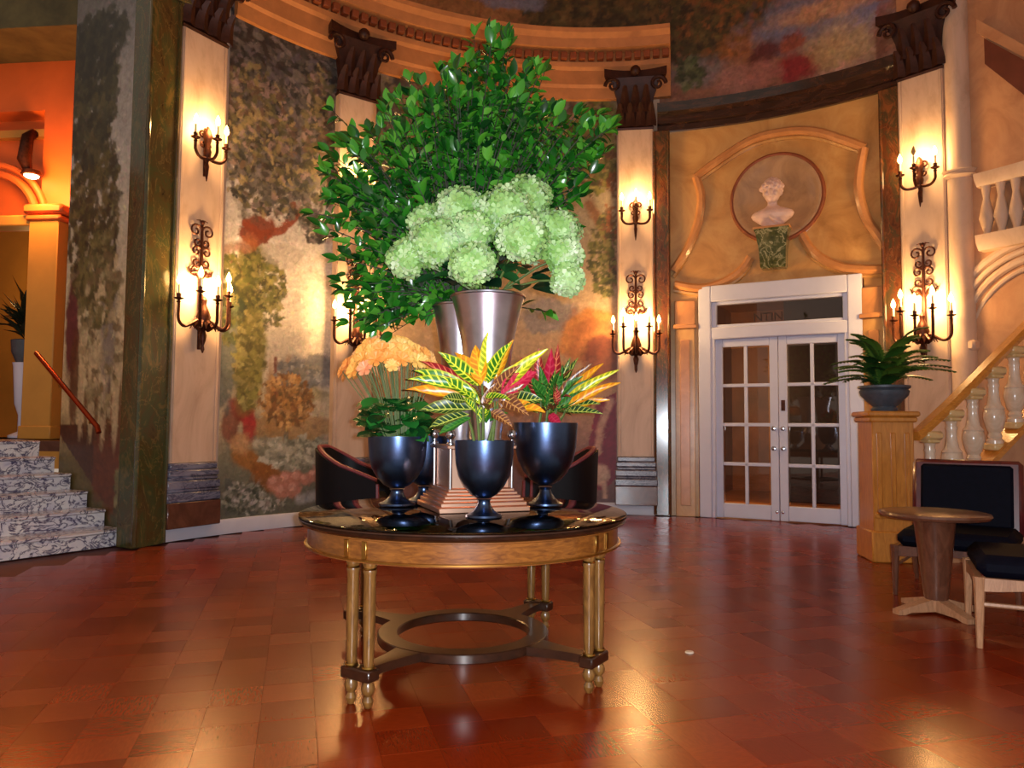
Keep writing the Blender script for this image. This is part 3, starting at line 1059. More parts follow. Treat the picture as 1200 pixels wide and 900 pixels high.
pilaster(P1, 0.56, 'cream marble pilaster beside the dark pillar at the marble steps')
pilaster(P2, 0.52, 'cream marble pilaster behind the orange flowers, between two murals')
pilaster(P3, 0.50, 'cream marble pilaster between the central mural and the glazed doors')
pilaster(P4, 0.50, 'cream marble pilaster behind the potted fern by the staircase')

def strip(phi, wd, d, z1, mat, label):
    t = thing('marble_pillar', label, 'pillar', wp(phi, 0), -phi)
    b = MB()
    b.box((0, -d / 2 + 0.05, z1 / 2), (wd, d + 0.1, z1), bevel=0.012)
    sh = b.build('shaft', mat, t)
    b = MB()
    for sx in (-1, 1):
        b.tube([(sx * (wd / 2 - 0.012), -d, 0.02), (sx * (wd / 2 - 0.012), -d, z1 - 0.02)], 0.022, 8)
    b.build('corner_bead', mat, sh)
    return t
strip(phi_at(169), 0.36, 0.14, 5.6, M['green_marble'], 'broad dark olive marble pillar at the foot of the marble steps')
strip(S1, 0.22, 0.10, Z_BEAM0, M['rust_marble'], 'narrow rust-veined dark marble strip between the pilaster and the glazed doors')
strip(S2, 0.26, 0.10, Z_BEAM0, M['rust_marble'], 'narrow rust-veined dark marble strip between the glazed doors and the fern')
b = MB()
wall_arc(b, PL - 0.06, phi_at(196), 5.6, Z_TOP, 0.2, 0.2, 8)
struct(b.build('trim_3', M['olive_wall']), 'dark olive entablature block over the pillar by the steps')
# ------------------------------------------------------------------ glazed double doors in the golden bay
A, B = wp(D0, 0), wp(D1, 0)
DW = (B - A).length
dmid = (A + B) / 2
drz = math.atan2((B - A).y, (B - A).x)
door = sroot('door_1', 'white glazed double doors with a transom light above', dmid, drz)
DL = z_at(820, 398)          # top of the leaves
jt = 0.17                    # jamb width
b = MB()
for sx in (-1, 1):
    b.box((sx * (DW / 2 - jt / 2), 0.05, DT / 2), (jt, 0.22, DT), bevel=0.012)
    b.box((sx * (DW / 2 - jt - 0.02), 0.03, DL / 2), (0.05, 0.14, DL), bevel=0.008)
b.box((0, 0.05, DT - 0.11), (DW - 2 * jt, 0.22, 0.22), bevel=0.012)
b.box((0, 0.05, DL + 0.07), (DW - 2 * jt, 0.2, 0.16), bevel=0.012)
b.build('door_frame', M['flash_tinted_white'], door)
tz0, tz1 = DL + 0.15, DT - 0.22
tr = MB()
iw = DW - 2 * jt
for sx in (-1, 1):
    tr.box((sx * (iw / 2 - 0.03), 0.05, (tz0 + tz1) / 2), (0.06, 0.1, tz1 - tz0), bevel=0.008)
for z in (tz0 + 0.02, tz1 - 0.02):
    tr.box((0, 0.05, z), (iw - 0.12, 0.1, 0.04), bevel=0.008)
tr_o = tr.build('transom', M['flash_tinted_white'], door)
p = MB()
p.box((0, 0.055, (tz0 + tz1) / 2), (iw - 0.12, 0.012, tz1 - tz0 - 0.08))
p.build('pane', M['door_glass'], tr_o)
# faint gilt letters on the transom glass
cu = bpy.data.curves.new('letters', 'FONT')
cu.body = 'NTIN'
cu.size = 0.16
cu.extrude = 0.002
cu.align_x = 'CENTER'
lt = bpy.data.objects.new('letters', cu)
COL.objects.link(lt)
dg = bpy.context.evaluated_depsgraph_get()
lme = bpy.data.meshes.new_from_object(lt.evaluated_get(dg))
bpy.data.objects.remove(lt)
lme.name = 'letters'
lme.materials.clear()
lme.materials.append(plain('faint_gilt', (44, 26, 16), 0.6))
lo = bpy.data.objects.new('letters', lme)
COL.objects.link(lo)
lo.parent = tr_o
lo.matrix_basis = Matrix.Translation((-0.12, 0.044, tz0 + 0.06)) @ Matrix.Rotation(PI / 2, 4, 'X')
lo['label'] = 'faint dark gilt letters on the transom glass'

lw = (iw - 0.06) / 2
for sx in (-1, 1):
    x0 = sx * (lw / 2 + 0.004)
    lf = MB()
    st, bot = 0.105, 0.19
    ztop = DL - 0.01
    lf.box((x0 - lw / 2 + st / 2, 0.06, ztop / 2 + 0.005), (st, 0.055, ztop), bevel=0.006)
    lf.box((x0 + lw / 2 - st / 2, 0.06, ztop / 2 + 0.005), (st, 0.055, ztop), bevel=0.006)
    lf.box((x0, 0.06, 0.01 + bot / 2), (lw - 2 * st, 0.055, bot), bevel=0.006)
    lf.box((x0, 0.06, ztop - st / 2), (lw - 2 * st, 0.055, st), bevel=0.006)
    gz0, gz1 = 0.01 + bot, ztop - st
    lf.box((x0, 0.06, (gz0 + gz1) / 2), (0.045, 0.05, gz1 - gz0), bevel=0.006)
    ph = (gz1 - gz0) / 4
    for k in range(1, 4):
        lf.box((x0, 0.06, gz0 + k * ph), (lw - 2 * st, 0.05, 0.045), bevel=0.006)
    leaf_o = lf.build('door_leaf', M['flash_tinted_white'], door)
    pw = (lw - 2 * st) / 2
    for i in range(2):
        for k in range(4):
            p = MB()
            p.box((x0 + (i - 0.5) * pw, 0.06, gz0 + (k + 0.5) * ph), (pw - 0.045, 0.01, ph - 0.045))
            p.build('pane', M['door_glass'], leaf_o)
    ex = x0 - sx * (lw / 2 - st / 2)
    for z in (1.2, 0.94):
        h = MB()
        h.lathe([(0.028, 0), (0.028, 0.01), (0.012, 0.014), (0.012, 0.04), (0.026, 0.05), (0.03, 0.062), (0.022, 0.074), (0.004, 0.078)], 14, M=Matrix.Translation((ex, 0.032, z)) @ Matrix.Rotation(PI / 2, 4, 'X'))
        h.build('knob' if z < 1 else 'deadbolt', M['steel'], leaf_o)
    if sx > 0:
        h = MB()
        h.box((ex, 0.03, 1.5), (0.05, 0.012, 0.14), bevel=0.003)
        h.build('push_plate', M['bronze'], leaf_o)
    h = MB()
    h.lathe([(0.02, 0), (0.02, 0.006), (0.004, 0.012)], 10, M=Matrix.Translation((ex - sx * 0.02, 0.032, 0.12)) @ Matrix.Rotation(PI / 2, 4, 'X'))
    h.build('floor_bolt', M['steel'], leaf_o)

# corridor behind the doors
cr = MB()
Md = Matrix.Translation(dmid) @ Matrix.Rotation(drz, 4, 'Z')
cr.box((0, 2.6, -0.06), (3.4, 4.6, 0.1), M=Md)
cr.box((0, 2.6, 3.55), (3.4, 4.6, 0.1), M=Md)
cr.box((-1.75, 2.6, 1.75), (0.1, 4.6, 3.6), M=Md)
cr.box((1.75, 2.6, 1.75), (0.1, 4.6, 3.6), M=Md)
cr.box((0, 4.95, 1.75), (3.4, 0.1, 3.6), M=Md)
struct(cr.build('wall_corridor', plain('corridor_paint', (132, 82, 36), 0.45, 0, 0.4, 1.5)), 'dim brown corridor beyond the glazed doors')
cr = MB()  # added partition: blocks the corridor light so the right leaf's panes stay dark
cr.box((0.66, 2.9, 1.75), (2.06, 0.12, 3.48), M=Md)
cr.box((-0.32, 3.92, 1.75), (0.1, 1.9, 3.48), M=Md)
struct(cr.build('wall_corridor_blocker', plain('blocker_dark', (26, 22, 34), 0.5, 0, 0.3, 1.5)), 'added dark partition blocking the corridor light behind one door leaf')
lamp = thing('added_corridor_lamp', 'small warm wall lamp added in the corridor to turn the door panes amber', 'lamp', Md @ Vector((-1.69, 1.4, 2.0)), drz)  # assumed lamp, added to light the left panes amber
h = MB()
h.box((0, 0, 0), (0.02, 0.1, 0.2), bevel=0.006)
h.build('backplate', M['brass'], lamp)
h = MB()
h.lathe([(0.05, 0), (0.09, 0.16)], 14, (0.1, 0, -0.02))
h.build('lamp_shade', M['lamp_glow'], lamp)
point_light('added_corridor_light', Md @ Vector((-1.4, 1.4, 2.05)), 170, (1.0, 0.6, 0.25), 0.08)

# side pilaster strips of the bay
for (pa, lab) in ((phi_at(803), 'nearer the central mural'), (phi_at(1027), 'nearer the potted fern')):
    r = thing('door_pilaster', 'short golden half-pilaster flanking the glazed doors, ' + lab, 'pilaster', wp(pa, 0), -pa, 'half-pilasters flanking the glazed doors')
    h = MB()
    zc = z_at(803, 386)
    h.box((0, -0.02, zc / 2), (0.26, 0.08, zc), bevel=0.006)
    sh = h.build('shaft', M['gold_marble'], r)
    h = MB()
    h.box((0, -0.07, zc / 2), (0.13, 0.02, zc - 0.3), bevel=0.006)
    h.build('raised_panel', M['gold_mould'], sh)
    h = MB()
    h.box((0, -0.03, zc + 0.03), (0.32, 0.13, 0.06), bevel=0.01)
    h.box((0, -0.02, zc + 0.22), (0.28, 0.08, 0.34), bevel=0.01)
    h.build('cap', M['gold_mould'], r)

# mouldings over the door: a shaped arch, swags and a round niche with a bust
def wall_line(px_pts, rad, off=0.015, n=8):
    """smooth curve over photograph spots, laid on the curved wall"""
    P = [Vector((*wall_hit(x, y), 0)) for x, y in px_pts]
    out = []
    for i in range(len(P) - 1):
        a, b_, c, d = P[max(i - 1, 0)], P[i], P[i + 1], P[min(i + 2, len(P) - 1)]
        for k in range(n):
            t = k / n
            q = 0.5 * ((2 * b_) + (c - a) * t + (2 * a - 5 * b_ + 4 * c - d) * t * t + (3 * b_ - a - 3 * c + d) * t ** 3)
            out.append(wp(q.x, q.y, RAD - off))
    out.append(wp(P[-1].x, P[-1].y, RAD - off))
    return out
mould = sroot('trim_4', 'carved golden mouldings of curves and swags above the doors')
curves = [
    [(816, 208), (840, 190), (880, 165), (920, 155), (955, 155), (990, 165), (1014, 174)],
    [(816, 208), (822, 232), (818, 262), (806, 292), (789, 318)],
    [(1013, 174), (1008, 200), (1007, 225), (1015, 255), (1030, 278), (1038, 290)],
    [(880, 302), (868, 318), (848, 331), (822, 338), (790, 334)],
    [(938, 272), (950, 292), (968, 306), (990, 314), (1012, 316), (1036, 316)],
]
for c in curves:
    h = MB()
    h.tube(wall_line(c, 0.05, 0.012), 0.062, 8)
    o1 = h.build('moulding', M['gold_mould'], mould)
    h = MB()
    h.tube(wall_line([(x, y + 7) for x, y in c], 0.03, 0.006), 0.03, 6)
    h.build('bead', M['gold_marble'], o1)
np_, nz_ = wall_hit(911, 233)
niche = sroot('trim_5', 'round shallow niche set in the golden wall', wp(np_, nz_), -np_)
rN = 0.55
h = MB()
h.lathe([(0.02, 0.005), (0.3 * rN, 0.01), (0.6 * rN, 0.028), (0.85 * rN, 0.055), (rN, 0.085), (rN + 0.05, 0.07), (rN + 0.055, -0.02)], 48, M=Matrix.Rotation(PI / 2, 4, 'X'), cap=False)
h.build('shell', M['niche'], niche)
h = MB()
h.tube([(1.0 * (rN + 0.03) * math.cos(q * PI / 32), -0.06, (rN + 0.03) * math.sin(q * PI / 32)) for q in range(64)], 0.03, 8, closed=True)
h.build('rim', M['cornice_dark'], niche)
br = thing('wall_bracket', 'tapering green veined marble bracket below the bust', 'bracket', wp(phi_at(910), z_at(910, 316)), -phi_at(910))
zb = z_at(910, 272) - z_at(910, 316)
h = MB()
vs, fs = [], []
for (x, y, z) in ((0.15, 0.15, 0), (0.16, 0.17, 0.03), (0.17, 0.2, zb * 0.5), (0.2, 0.26, zb * 0.9), (0.22, 0.28, zb)):
    vs += [(-x, 0.02, z), (-x, -y, z), (x, -y, z), (x, 0.02, z)]
for k in range(4):
    for i in range(4):
        j = (i + 1) % 4
        fs.append((k * 4 + i, k * 4 + j, k * 4 + 4 + j, k * 4 + 4 + i))
fs += [(3, 2, 1, 0), (16, 17, 18, 19)]
h.add(vs, fs)
h.build('corbel', M['verde_bracket'], br)
h = MB()
h.box((0, -0.13, zb + 0.015), (0.46, 0.30, 0.03), bevel=0.006)
h.build('ledge', M['gold_mould'], br)

bu = MB()
bz = zb + 0.03
bu.lathe([(0.10, 0.0), (0.12, 0.03), (0.17, 0.07), (0.225, 0.11), (0.245, 0.15), (0.225, 0.185), (0.16, 0.215), (0.09, 0.24), (0.055, 0.27), (0.052, 0.36)], 28, (0, -0.14, 0), sy=0.5)
bu.ball((0, -0.15, 0.425), 0.118, 18, 14, s=(0.82, 0.95, 1.18))
bu.ball((0, -0.175, 0.335), 0.05, 12, 8, s=(1, 1.1, 0.8))
bu.ball((0, -0.268, 0.40), 0.022, 8, 6, s=(0.8, 1.1, 1.8))
for sx in (-1, 1):
    bu.ball((sx * 0.04, -0.247, 0.455), 0.026, 8, 6, s=(1.4, 0.6, 0.55))
    bu.ball((sx * 0.052, -0.235, 0.385), 0.03, 8, 6)
    bu.ball((sx * 0.098, -0.14, 0.41), 0.024, 8, 6, s=(0.5, 0.9, 1.4))
bu.ball((0, -0.252, 0.355), 0.02, 8, 6, s=(1.7, 0.7, 0.7))
for k in range(40):
    a = k * 2.4
    q = math.sqrt((k + 0.5) / 40)
    y = math.sin(a) * q
    bu.ball((0.118 * math.cos(a) * q, -0.135 + 0.115 * y, 0.575 - 0.11 * q * q - (0.05 if y > 0.3 else 0)), 0.034, 8, 6)
for k in range(7):
    bu.tube([(-0.2 + 0.05 * k, -0.20 + 0.008 * (k - 3) ** 2, 0.205), (-0.03 + 0.012 * k, -0.262 + 0.003 * (k - 3) ** 2, 0.13 - 0.012 * k), (0.05 + 0.01 * k, -0.225, 0.03)], 0.013, 6)
bust = bu.build('bust', M['stone_bust'])
bust.matrix_basis = Matrix.Translation(wp(phi_at(910), z_at(910, 316) + bz)) @ Matrix.Rotation(-phi_at(910), 4, 'Z')
bust.scale = (1.12, 1.0, 1.12)
rm = bust.modifiers.new('remesh', 'REMESH')
rm.mode = 'VOXEL'
rm.voxel_size = 0.0075
rm.use_smooth_shade = True
sm = bust.modifiers.new('smooth', 'SMOOTH')
sm.iterations = 2
tag(bust, 'pale stone bust of a curly-haired head and draped shoulders in the round niche', 'bust')

# ------------------------------------------------------------------ wall sconces
def scroll(c, r, turns, flip, up, n=18):
    pts = []
    for k in range(n):
        t = k / (n - 1)
        a = turns * 2 * PI * t
        q = r * (1 - 0.75 * t)
        pts.append((c[0] + flip * (r - q * math.cos(a)), c[1], c[2] + up * q * math.sin(a)))
    return pts

def sconce(kind, label, phi, z, off, rz_extra=0, group=None, lit=None):
    t = thing('wall_sconce', label, 'wall sconce', wp(phi, z, RAD - off), -phi, group)
    big = kind == 'big'
    # back ornament
    b = MB()
    if big:
        b.tube([(0, -0.02, -0.62), (0, -0.03, -0.2), (0, -0.02, 0.2), (0, -0.015, 0.72)], [0.02, 0.03, 0.02, 0.014], 8)
        for sx in (-1, 1):
            for (zz, r, up) in ((0.64, 0.075, 1), (0.52, 0.05, -1), (0.42, 0.06, 1), (0.30, 0.055, -1), (0.2, 0.07, 1)):
                b.tube(scroll((0, -0.015, zz), r, 1.25, sx, up), [0.011] * 18, 5)
            b.tube([(0, -0.015, 0.12), (sx * 0.06, -0.02, 0.2), (sx * 0.12, -0.02, 0.18), (sx * 0.15, -0.015, 0.24)], [0.016, 0.018, 0.014, 0.005], 6)
            b.tube([(0, -0.015, 0.7), (sx * 0.03, -0.015, 0.76), (sx * 0.07, -0.015, 0.75)], [0.012, 0.01, 0.004], 5)
        b.ball((0, -0.02, 0.74), 0.025, 10, 6)
        b.lathe([(0.006, -0.66), (0.02, -0.62), (0.012, -0.58), (0.03, -0.53), (0.04, -0.47), (0.02, -0.42), (0.06, -0.36), (0.075, -0.28), (0.05, -0.2), (0.025, -0.15), (0.035, -0.1), (0.01, -0.06)], 12, (0, -0.08, 0))
        for k in range(9):
            a = PI * (1 + k / 8)
            b.tube([(0.05 * math.cos(a), -0.08 + 0.05 * math.sin(a), -0.42), (0.13 * math.cos(a), -0.08 + 0.12 * math.sin(a), -0.36), (0.16 * math.cos(a), -0.08 + 0.14 * math.sin(a), -0.42)], [0.018, 0.022, 0.004], 5)
    else:
        b.tube([(0, -0.02, -0.46), (0, -0.03, -0.2), (0, -0.025, 0.06)], [0.014, 0.024, 0.02], 8)
        b.lathe([(0.005, -0.52), (0.014, -0.46), (0.024, -0.36), (0.014, -0.32), (0.034, -0.26), (0.045, -0.2), (0.024, -0.14), (0.04, -0.08), (0.05, -0.03), (0.03, 0.03), (0.012, 0.07)], 12, (0, -0.06, 0))
        for sx in (-1, 1):
            b.tube(scroll((0, -0.03, -0.02), 0.045, 1.2, sx, 1), [0.012] * 18, 5)
            b.tube(scroll((0, -0.03, -0.12), 0.035, 1.2, sx, -1), [0.012] * 18, 5)
    body = b.build('body', M['bronze'], t)
    if big:
        ends = [(-0.31, -0.10, -0.13), (-0.17, -0.25, -0.05), (0.0, -0.30, -0.12), (0.17, -0.25, -0.05), (0.31, -0.10, -0.13)]
        start = (0, -0.08, -0.30)
    else:
        ends = [(-0.19, -0.12, -0.12), (0.0, -0.22, -0.10), (0.19, -0.12, -0.12)]
        start = (0, -0.06, -0.26)
    for i, e in enumerate(ends):
        a = MB()
        s, e_ = Vector(start), Vector(e)
        h = Vector((e_.x - s.x, e_.y - s.y, 0))
        dip = s.z - (0.10 if big else 0.03)
        pts = [s, s + h * 0.3 + Vector((0, 0, -0.03)), s + h * 0.72 + Vector((0, 0, dip - s.z + 0.0)), s + h * 0.98 + Vector((0, 0, dip - s.z + 0.05)), Vector((e_.x, e_.y, e_.z - 0.07)), e_]
        sm_ = []
        for q in range(len(pts) - 1):
            p0, p1, p2, p3 = pts[max(q - 1, 0)], pts[q], pts[q + 1], pts[min(q + 2, len(pts) - 1)]
            for k in range(5):
                u = k / 5
                sm_.append(0.5 * ((2 * p1) + (p2 - p0) * u + (2 * p0 - 5 * p1 + 4 * p2 - p3) * u * u + (3 * p1 - p0 - 3 * p2 + p3) * u ** 3))
        sm_.append(pts[-1])
        a.tube(sm_, 0.017, 6)
        arm = a.build('arm', M['bronze'], t)
        a = MB()
        a.lathe([(0.012, -0.05), (0.022, -0.03), (0.012, -0.015), (0.045, 0.0), (0.05, 0.008), (0.02, 0.012), (0.024, 0.05), (0.02, 0.055)], 12, e)
        a.build('candle_cup', M['bronze'], arm)
        a = MB()
        a.lathe([(0.013, 0.05), (0.013, 0.145), (0.005, 0.15)], 10, e)
        a.build('candle', M['candle'], arm)
        on = lit is None or lit[i]
        a = MB()
        a.lathe([(0.008, 0.148), (0.022, 0.165), (0.028, 0.188), (0.022, 0.218), (0.010, 0.248), (0.001, 0.265)], 12, e)
        a.build('flame_bulb', M['bulb'] if on else M['bulb_off'], arm)
    pw = 70 if big else 34
    fwd = 0.2 if big else 0.16
    pos = wp(phi, z + 0.06, RAD - off - fwd)
    point_light('sconce_light', pos, pw, (1.0, 0.58, 0.22), 0.10)
    return t

zbig = z_at(745, 383)
zsm = z_at(745, 243)
names = [(P1, 'on the pilaster beside the marble steps'), (P2, 'on the pilaster behind the orange flowers'), (P3, 'on the pilaster between the central mural and the doors'), (P4, 'on the pilaster above the potted fern')]
for (ph, where) in names:
    sconce('big', 'lower five-armed bronze candle sconce ' + where, ph, zbig, 0.13, group='five-armed sconces')
    sconce('small', 'upper three-armed bronze candle sconce ' + where, ph, zsm, 0.13, group='three-armed sconces', lit=(True, False, True) if ph == P4 else None)
# ------------------------------------------------------------------ marble steps on the left and the lobby above
SO = Vector((-3.86, 7.50, 0))
sd = Vector((-0.85, 0.527, 0)).normalized()      # up the steps
se = Vector((-sd.y, sd.x, 0))                    # along a step, towards the near side
def sp(s, t, z):
    return SO + sd * s + se * t + Vector((0, 0, z))
NST, RISE, TREAD = 6, 0.168, 0.335
stairs = thing('marble_steps', 'flight of white marble steps with violet veins rising beside the dark pillar', 'stairs', sp(0, 1.2, 0), math.atan2(sd.y, sd.x))
WID = 3.0
for k in range(NST):
    z0, z1 = k * RISE, (k + 1) * RISE
    dep = TREAD * (NST - k) + (0.2 if k < NST - 1 else 1.1)
    mb = MB()
    mb.box((dep / 2 + TREAD * k, WID / 2 - 1.2 - 0.0, (z0 + z1) / 2 - 0.018), (dep, WID, RISE - 0.036))
    st = mb.build('riser', M['step_marble'], stairs)
    mb = MB()
    mb.box((dep / 2 + TREAD * k - 0.02, WID / 2 - 1.2, z1 - 0.018), (dep + 0.03, WID, 0.036), bevel=0.012)
    mb.build('tread', M['step_marble'], st)
ZL = NST * RISE
# side wall of the flight, painted, with dark dado
wl = MB()
def quadwall(mb, s0, s1, t0, t1, z0, z1):
    pts = [sp(s0, t0, z0), sp(s1, t0, z0), sp(s1, t1, z0), sp(s0, t1, z0)]
    vs = [tuple(p) for p in pts] + [(p.x, p.y, z1) for p in pts]
    mb.add(vs, [(0, 3, 2, 1), (4, 5, 6, 7), (0, 1, 5, 4), (1, 2, 6, 5), (2, 3, 7, 6), (3, 0, 4, 7)])
quadwall(wl, -0.05, 1.30, -0.25, -0.03, 0, 6.6)
wall_st = struct(wl.build('wall_stair', M['brown_marble']), 'side wall of the marble steps with a painted landscape panel')
def stair_map(px, py):
    d = ray(px, py)
    # intersect the vertical plane t = 0
    n = se
    k = (SO.x * n.x + SO.y * n.y) / (d.x * n.x + d.y * n.y)
    P = Vector((d.x * k, d.y * k, CAM_Z + d.z * k))
    s = (P - SO).dot(sd)
    return s, P.z, 0.0145
def stair_place(s, z):
    return np.stack([SO.x + sd.x * s - se.x * 0.025, SO.y + sd.y * s - se.y * 0.025, z], 1)
ca = Canvas(-0.05, 1.30, 0.0, 6.6, 0.02, stair_map, 63)
ca.vgrad([(0.0, (82, 72, 42)), (0.9, (112, 92, 52)), (1.3, (206, 176, 126)), (2.6, (206, 184, 146)), (4.0, (186, 176, 162)), (5.4, (130, 126, 124)), (6.6, (60, 52, 36))])
ca.poly([(60, 498), (150, 498), (150, 560), (135, 598), (118, 588), (90, 545)], (78, 44, 26))
ca.blob(128, 535, 22, 40, (112, 56, 30), 0.7)
ca.blob(148, 600, 12, 40, (96, 86, 50), 0.8)
ca.leaves(145, 595, 14, 40, 120, [(110, 100, 62), (74, 68, 44), (134, 124, 84)], 5)
ca.line([(84, 392), (110, 415), (140, 440)], 6, (186, 160, 120), 0.9)
for x, y in ((92, 470), (104, 475), (118, 480), (132, 484)):
    ca.blob(x, y, 3.5, 26, (196, 168, 126), 0.9, 0.25, 0.3)
    ca.blob(x + 6, y, 2.5, 24, (104, 70, 38), 0.9, 0.25, 0.3)
ca.blob(82, 380, 9, 40, (92, 24, 34), 0.95, 0.2, 0.6)
ca.blob(84, 445, 6, 36, (96, 54, 28), 0.9, 0.2, 0.6)
ca.blob(125, 370, 10, 50, (108, 100, 96), 0.8, 0.3, 0.9)
ca.line([(84, 340), (96, 290), (104, 240), (112, 160)], 4, (84, 64, 36), 0.9)
ca.leaves(106, 250, 34, 70, 620, [(92, 82, 42), (70, 64, 36), (112, 96, 56), (58, 50, 30)], 5)
ca.leaves(110, 330, 26, 36, 200, [(112, 102, 58), (84, 78, 44), (130, 116, 74)], 5)
ca.leaves(104, 110, 34, 56, 560, [(48, 48, 34), (66, 64, 42), (86, 78, 48)], 6)
ca.leaves(110, 50, 40, 26, 240, [(40, 40, 32), (58, 56, 40)], 6)
ca.leaves(120, 390, 30, 60, 120, [(196, 172, 130), (150, 130, 90), (120, 100, 66)], 5)
ca.dabs(5000, 0.035, 0.22)
ca.build('mural', stair_place, M['mural'], wall_st)
# handrail on the wall
hr = thing('handrail', 'polished copper-red handrail sloping along the side wall of the steps', 'handrail', sp(0.4, 0.1, 0.2), 0)
p0, p1 = sp(0.35, 0.10, 1.17), sp(1.62, 0.10, 1.98)
m = MB()
m.tube([p0 + Vector((0.03, -0.02, -0.06)), p0, p0.lerp(p1, 0.5), p1], 0.026, 10)
m.build('rail', M['red_rail'], hr, world=True)
for t in (0.12, 0.6):
    m = MB()
    q = p0.lerp(p1, t)
    m.tube([q - Vector((0, 0, 0.01)), q - Vector((0, 0, 0.06)), q - se * 0.09 - Vector((0, 0, 0.07))], 0.01, 6)
    m.build('rail_bracket', M['brass'], hr, world=True)

# lobby above the steps
LB = at(50, 400, 9.35)
lrz = math.radians(4.0)
lob = Matrix.Translation((LB.x, LB.y, 0)) @ Matrix.Rotation(math.radians(-6), 4, 'Z')
def lp(px):   # local x on the lobby wall for a column of the photograph
    d = ray(px, 400)
    n = lob.to_3x3() @ Vector((0, 1, 0))
    k = (LB.x * n.x + LB.y * n.y) / (d.x * n.x + d.y * n.y)
    P = Vector((d.x * k, d.y * k, 0))
    return (lob.inverted() @ P).x
def lz(py):
    return at(40, py, 9.3).z
fl2 = MB()
fl2.box((-0.6, 0.35, ZL - 0.07), (4.2, 1.9, 0.12), M=lob)
fl2.box((-3.9, -1.4, ZL - 0.07), (2.6, 5.4, 0.12), M=lob)
struct(fl2.build('floor_lobby', M['brown_marble']), 'landing floor at the top of the marble steps')
zi, za = lz(262), lz(190)
ox0, ox1 = -1.5, lp(41)
wl = MB()
wl.box(((ox1 + 1.6) / 2, 0.15, (ZL + 6) / 2), (1.6 - ox1, 0.3, 6 - ZL), M=lob)
wl.box((-4.5, 0.15, 3.5), (6.0, 0.3, 5.2), M=lob)
wl.box((-5.2, -2.2, 3.5), (0.3, 5.0, 5.2), M=lob)
wl.box(((ox0 + ox1) / 2, 0.35, (zi + 6.05) / 2), (ox1 - ox0 + 0.2, 0.1, 6.0 - zi - 0.05), M=lob)
wl.box(((ox0 + ox1) / 2, 0.15, (za + 6.0) / 2 + 0.35), (ox1 - ox0, 0.3, 6.0 - za - 0.7), M=lob)
struct(wl.build('wall_lobby', M['orange_wall']), 'orange lit lobby wall beyond the marble steps')
ent = MB()
ent.box((-2.0, -0.2, 6.55), (7.6, 1.2, 1.4), M=lob)
struct(ent.build('trim_6', M['olive_wall']), 'dark olive painted band above the lobby')
# arch, imposts and pilaster
la = thing('lobby_arch', 'orange arch with moulded band over the lobby opening', 'arch', lob @ Vector(((ox0 + ox1) / 2, 0, ZL)), math.radians(-6))
aw = (ox1 - ox0) / 2
m = MB()
for (rr, th) in ((aw - 0.02, 0.05), (aw + 0.10, 0.04)):
    m.tube([(rr * math.cos(a), -0.02, zi - ZL + rr * 1.0 * math.sin(a)) for a in [PI * k / 24 for k in range(25)]], th, 8)
m.build('archivolt', M['orange_wall'], la)
m = MB()
m.box((0, -0.04, zi - ZL + 0.02), (2 * aw + 0.3, 0.24, 0.14), bevel=0.02)
m.build('impost_beam', M['yellow_wall'], la)
m = MB()
outl = [(aw * math.cos(a), zi - ZL + aw * math.sin(a)) for a in [PI * k / 24 for k in range(25)]]
m.prism(outl, 0.22, 0.28)
m.build('lunette', M['orange_wall'], la)
lx0, lx1 = lp(42), lp(76)
lpil = thing('lobby_pilaster', 'yellow pilaster with flared capital at the top of the marble steps', 'pilaster', lob @ Vector(((lx0 + lx1) / 2, -0.1, ZL)), math.radians(-6))
m = MB()
m.box((0, 0, (zi - ZL) / 2), (lx1 - lx0, 0.2, zi - ZL), bevel=0.01)
m.build('shaft', M['yellow_wall'], lpil)
m = MB()
m.box((0, 0, zi - ZL + 0.03), ((lx1 - lx0) * 1.2, 0.26, 0.07), bevel=0.02)
m.box((0, 0, zi - ZL + 0.14), ((lx1 - lx0) * 1.35, 0.3, 0.12), bevel=0.03)
m.build('capital', M['orange_wall'], lpil)
m = MB()
m.box((0, 0, 0.08), ((lx1 - lx0) * 1.1, 0.24, 0.16), bevel=0.01)
m.build('base', M['yellow_wall'], lpil)
# room behind the opening
m = MB()
m.box((-2.0, 2.2, 3.0), (7.0, 0.1, 5.0), M=lob)
m.box((-2.0, 1.2, ZL - 0.06), (7.0, 2.0, 0.1), M=lob)
m.box((-2.0, 1.2, 5.0), (7.0, 2.0, 0.1), M=lob)
m.box((-5.4, 1.2, 3.0), (0.1, 2.0, 4.9), M=lob)
m.box((1.4, 1.2, 3.0), (0.1, 2.0, 4.9), M=lob)
struct(m.build('wall_lobby_rear', M['yellow_wall']), 'yellow rear wall seen through the lobby opening')
# ceiling lamp in the lobby
ll = thing('lobby_lamp', 'small bright downlight on a short dark stem before the lobby arch', 'lamp', at(37, 205, 9.17), 0)
m = MB()
m.tube([(-0.12, 0.19, 0.6), (-0.11, 0.06, 0.5), (-0.10, 0, 0.2), (-0.05, 0, 0.06)], [0.06, 0.07, 0.08, 0.05], 10)
m.build('stem', M['bronze'], ll)
m = MB()
m.lathe([(0.10, 0.05), (0.12, 0.0), (0.11, -0.01)], 16)
m.build('lamp_shade', M['bronze'], ll)
m = MB()
m.ball((0, 0, -0.01), 0.085, 14, 8, s=(1, 1, 0.45))
m.build('bulb', M['lamp_glow'], ll)
point_light('lobby_lamp_light', at(34, 214, 8.85), 85, (1.0, 0.40, 0.10), 0.12)
point_light('lobby_rear_light', lob @ Vector((-1.2, 1.4, 3.4)), 22, (1.0, 0.6, 0.22), 0.15)
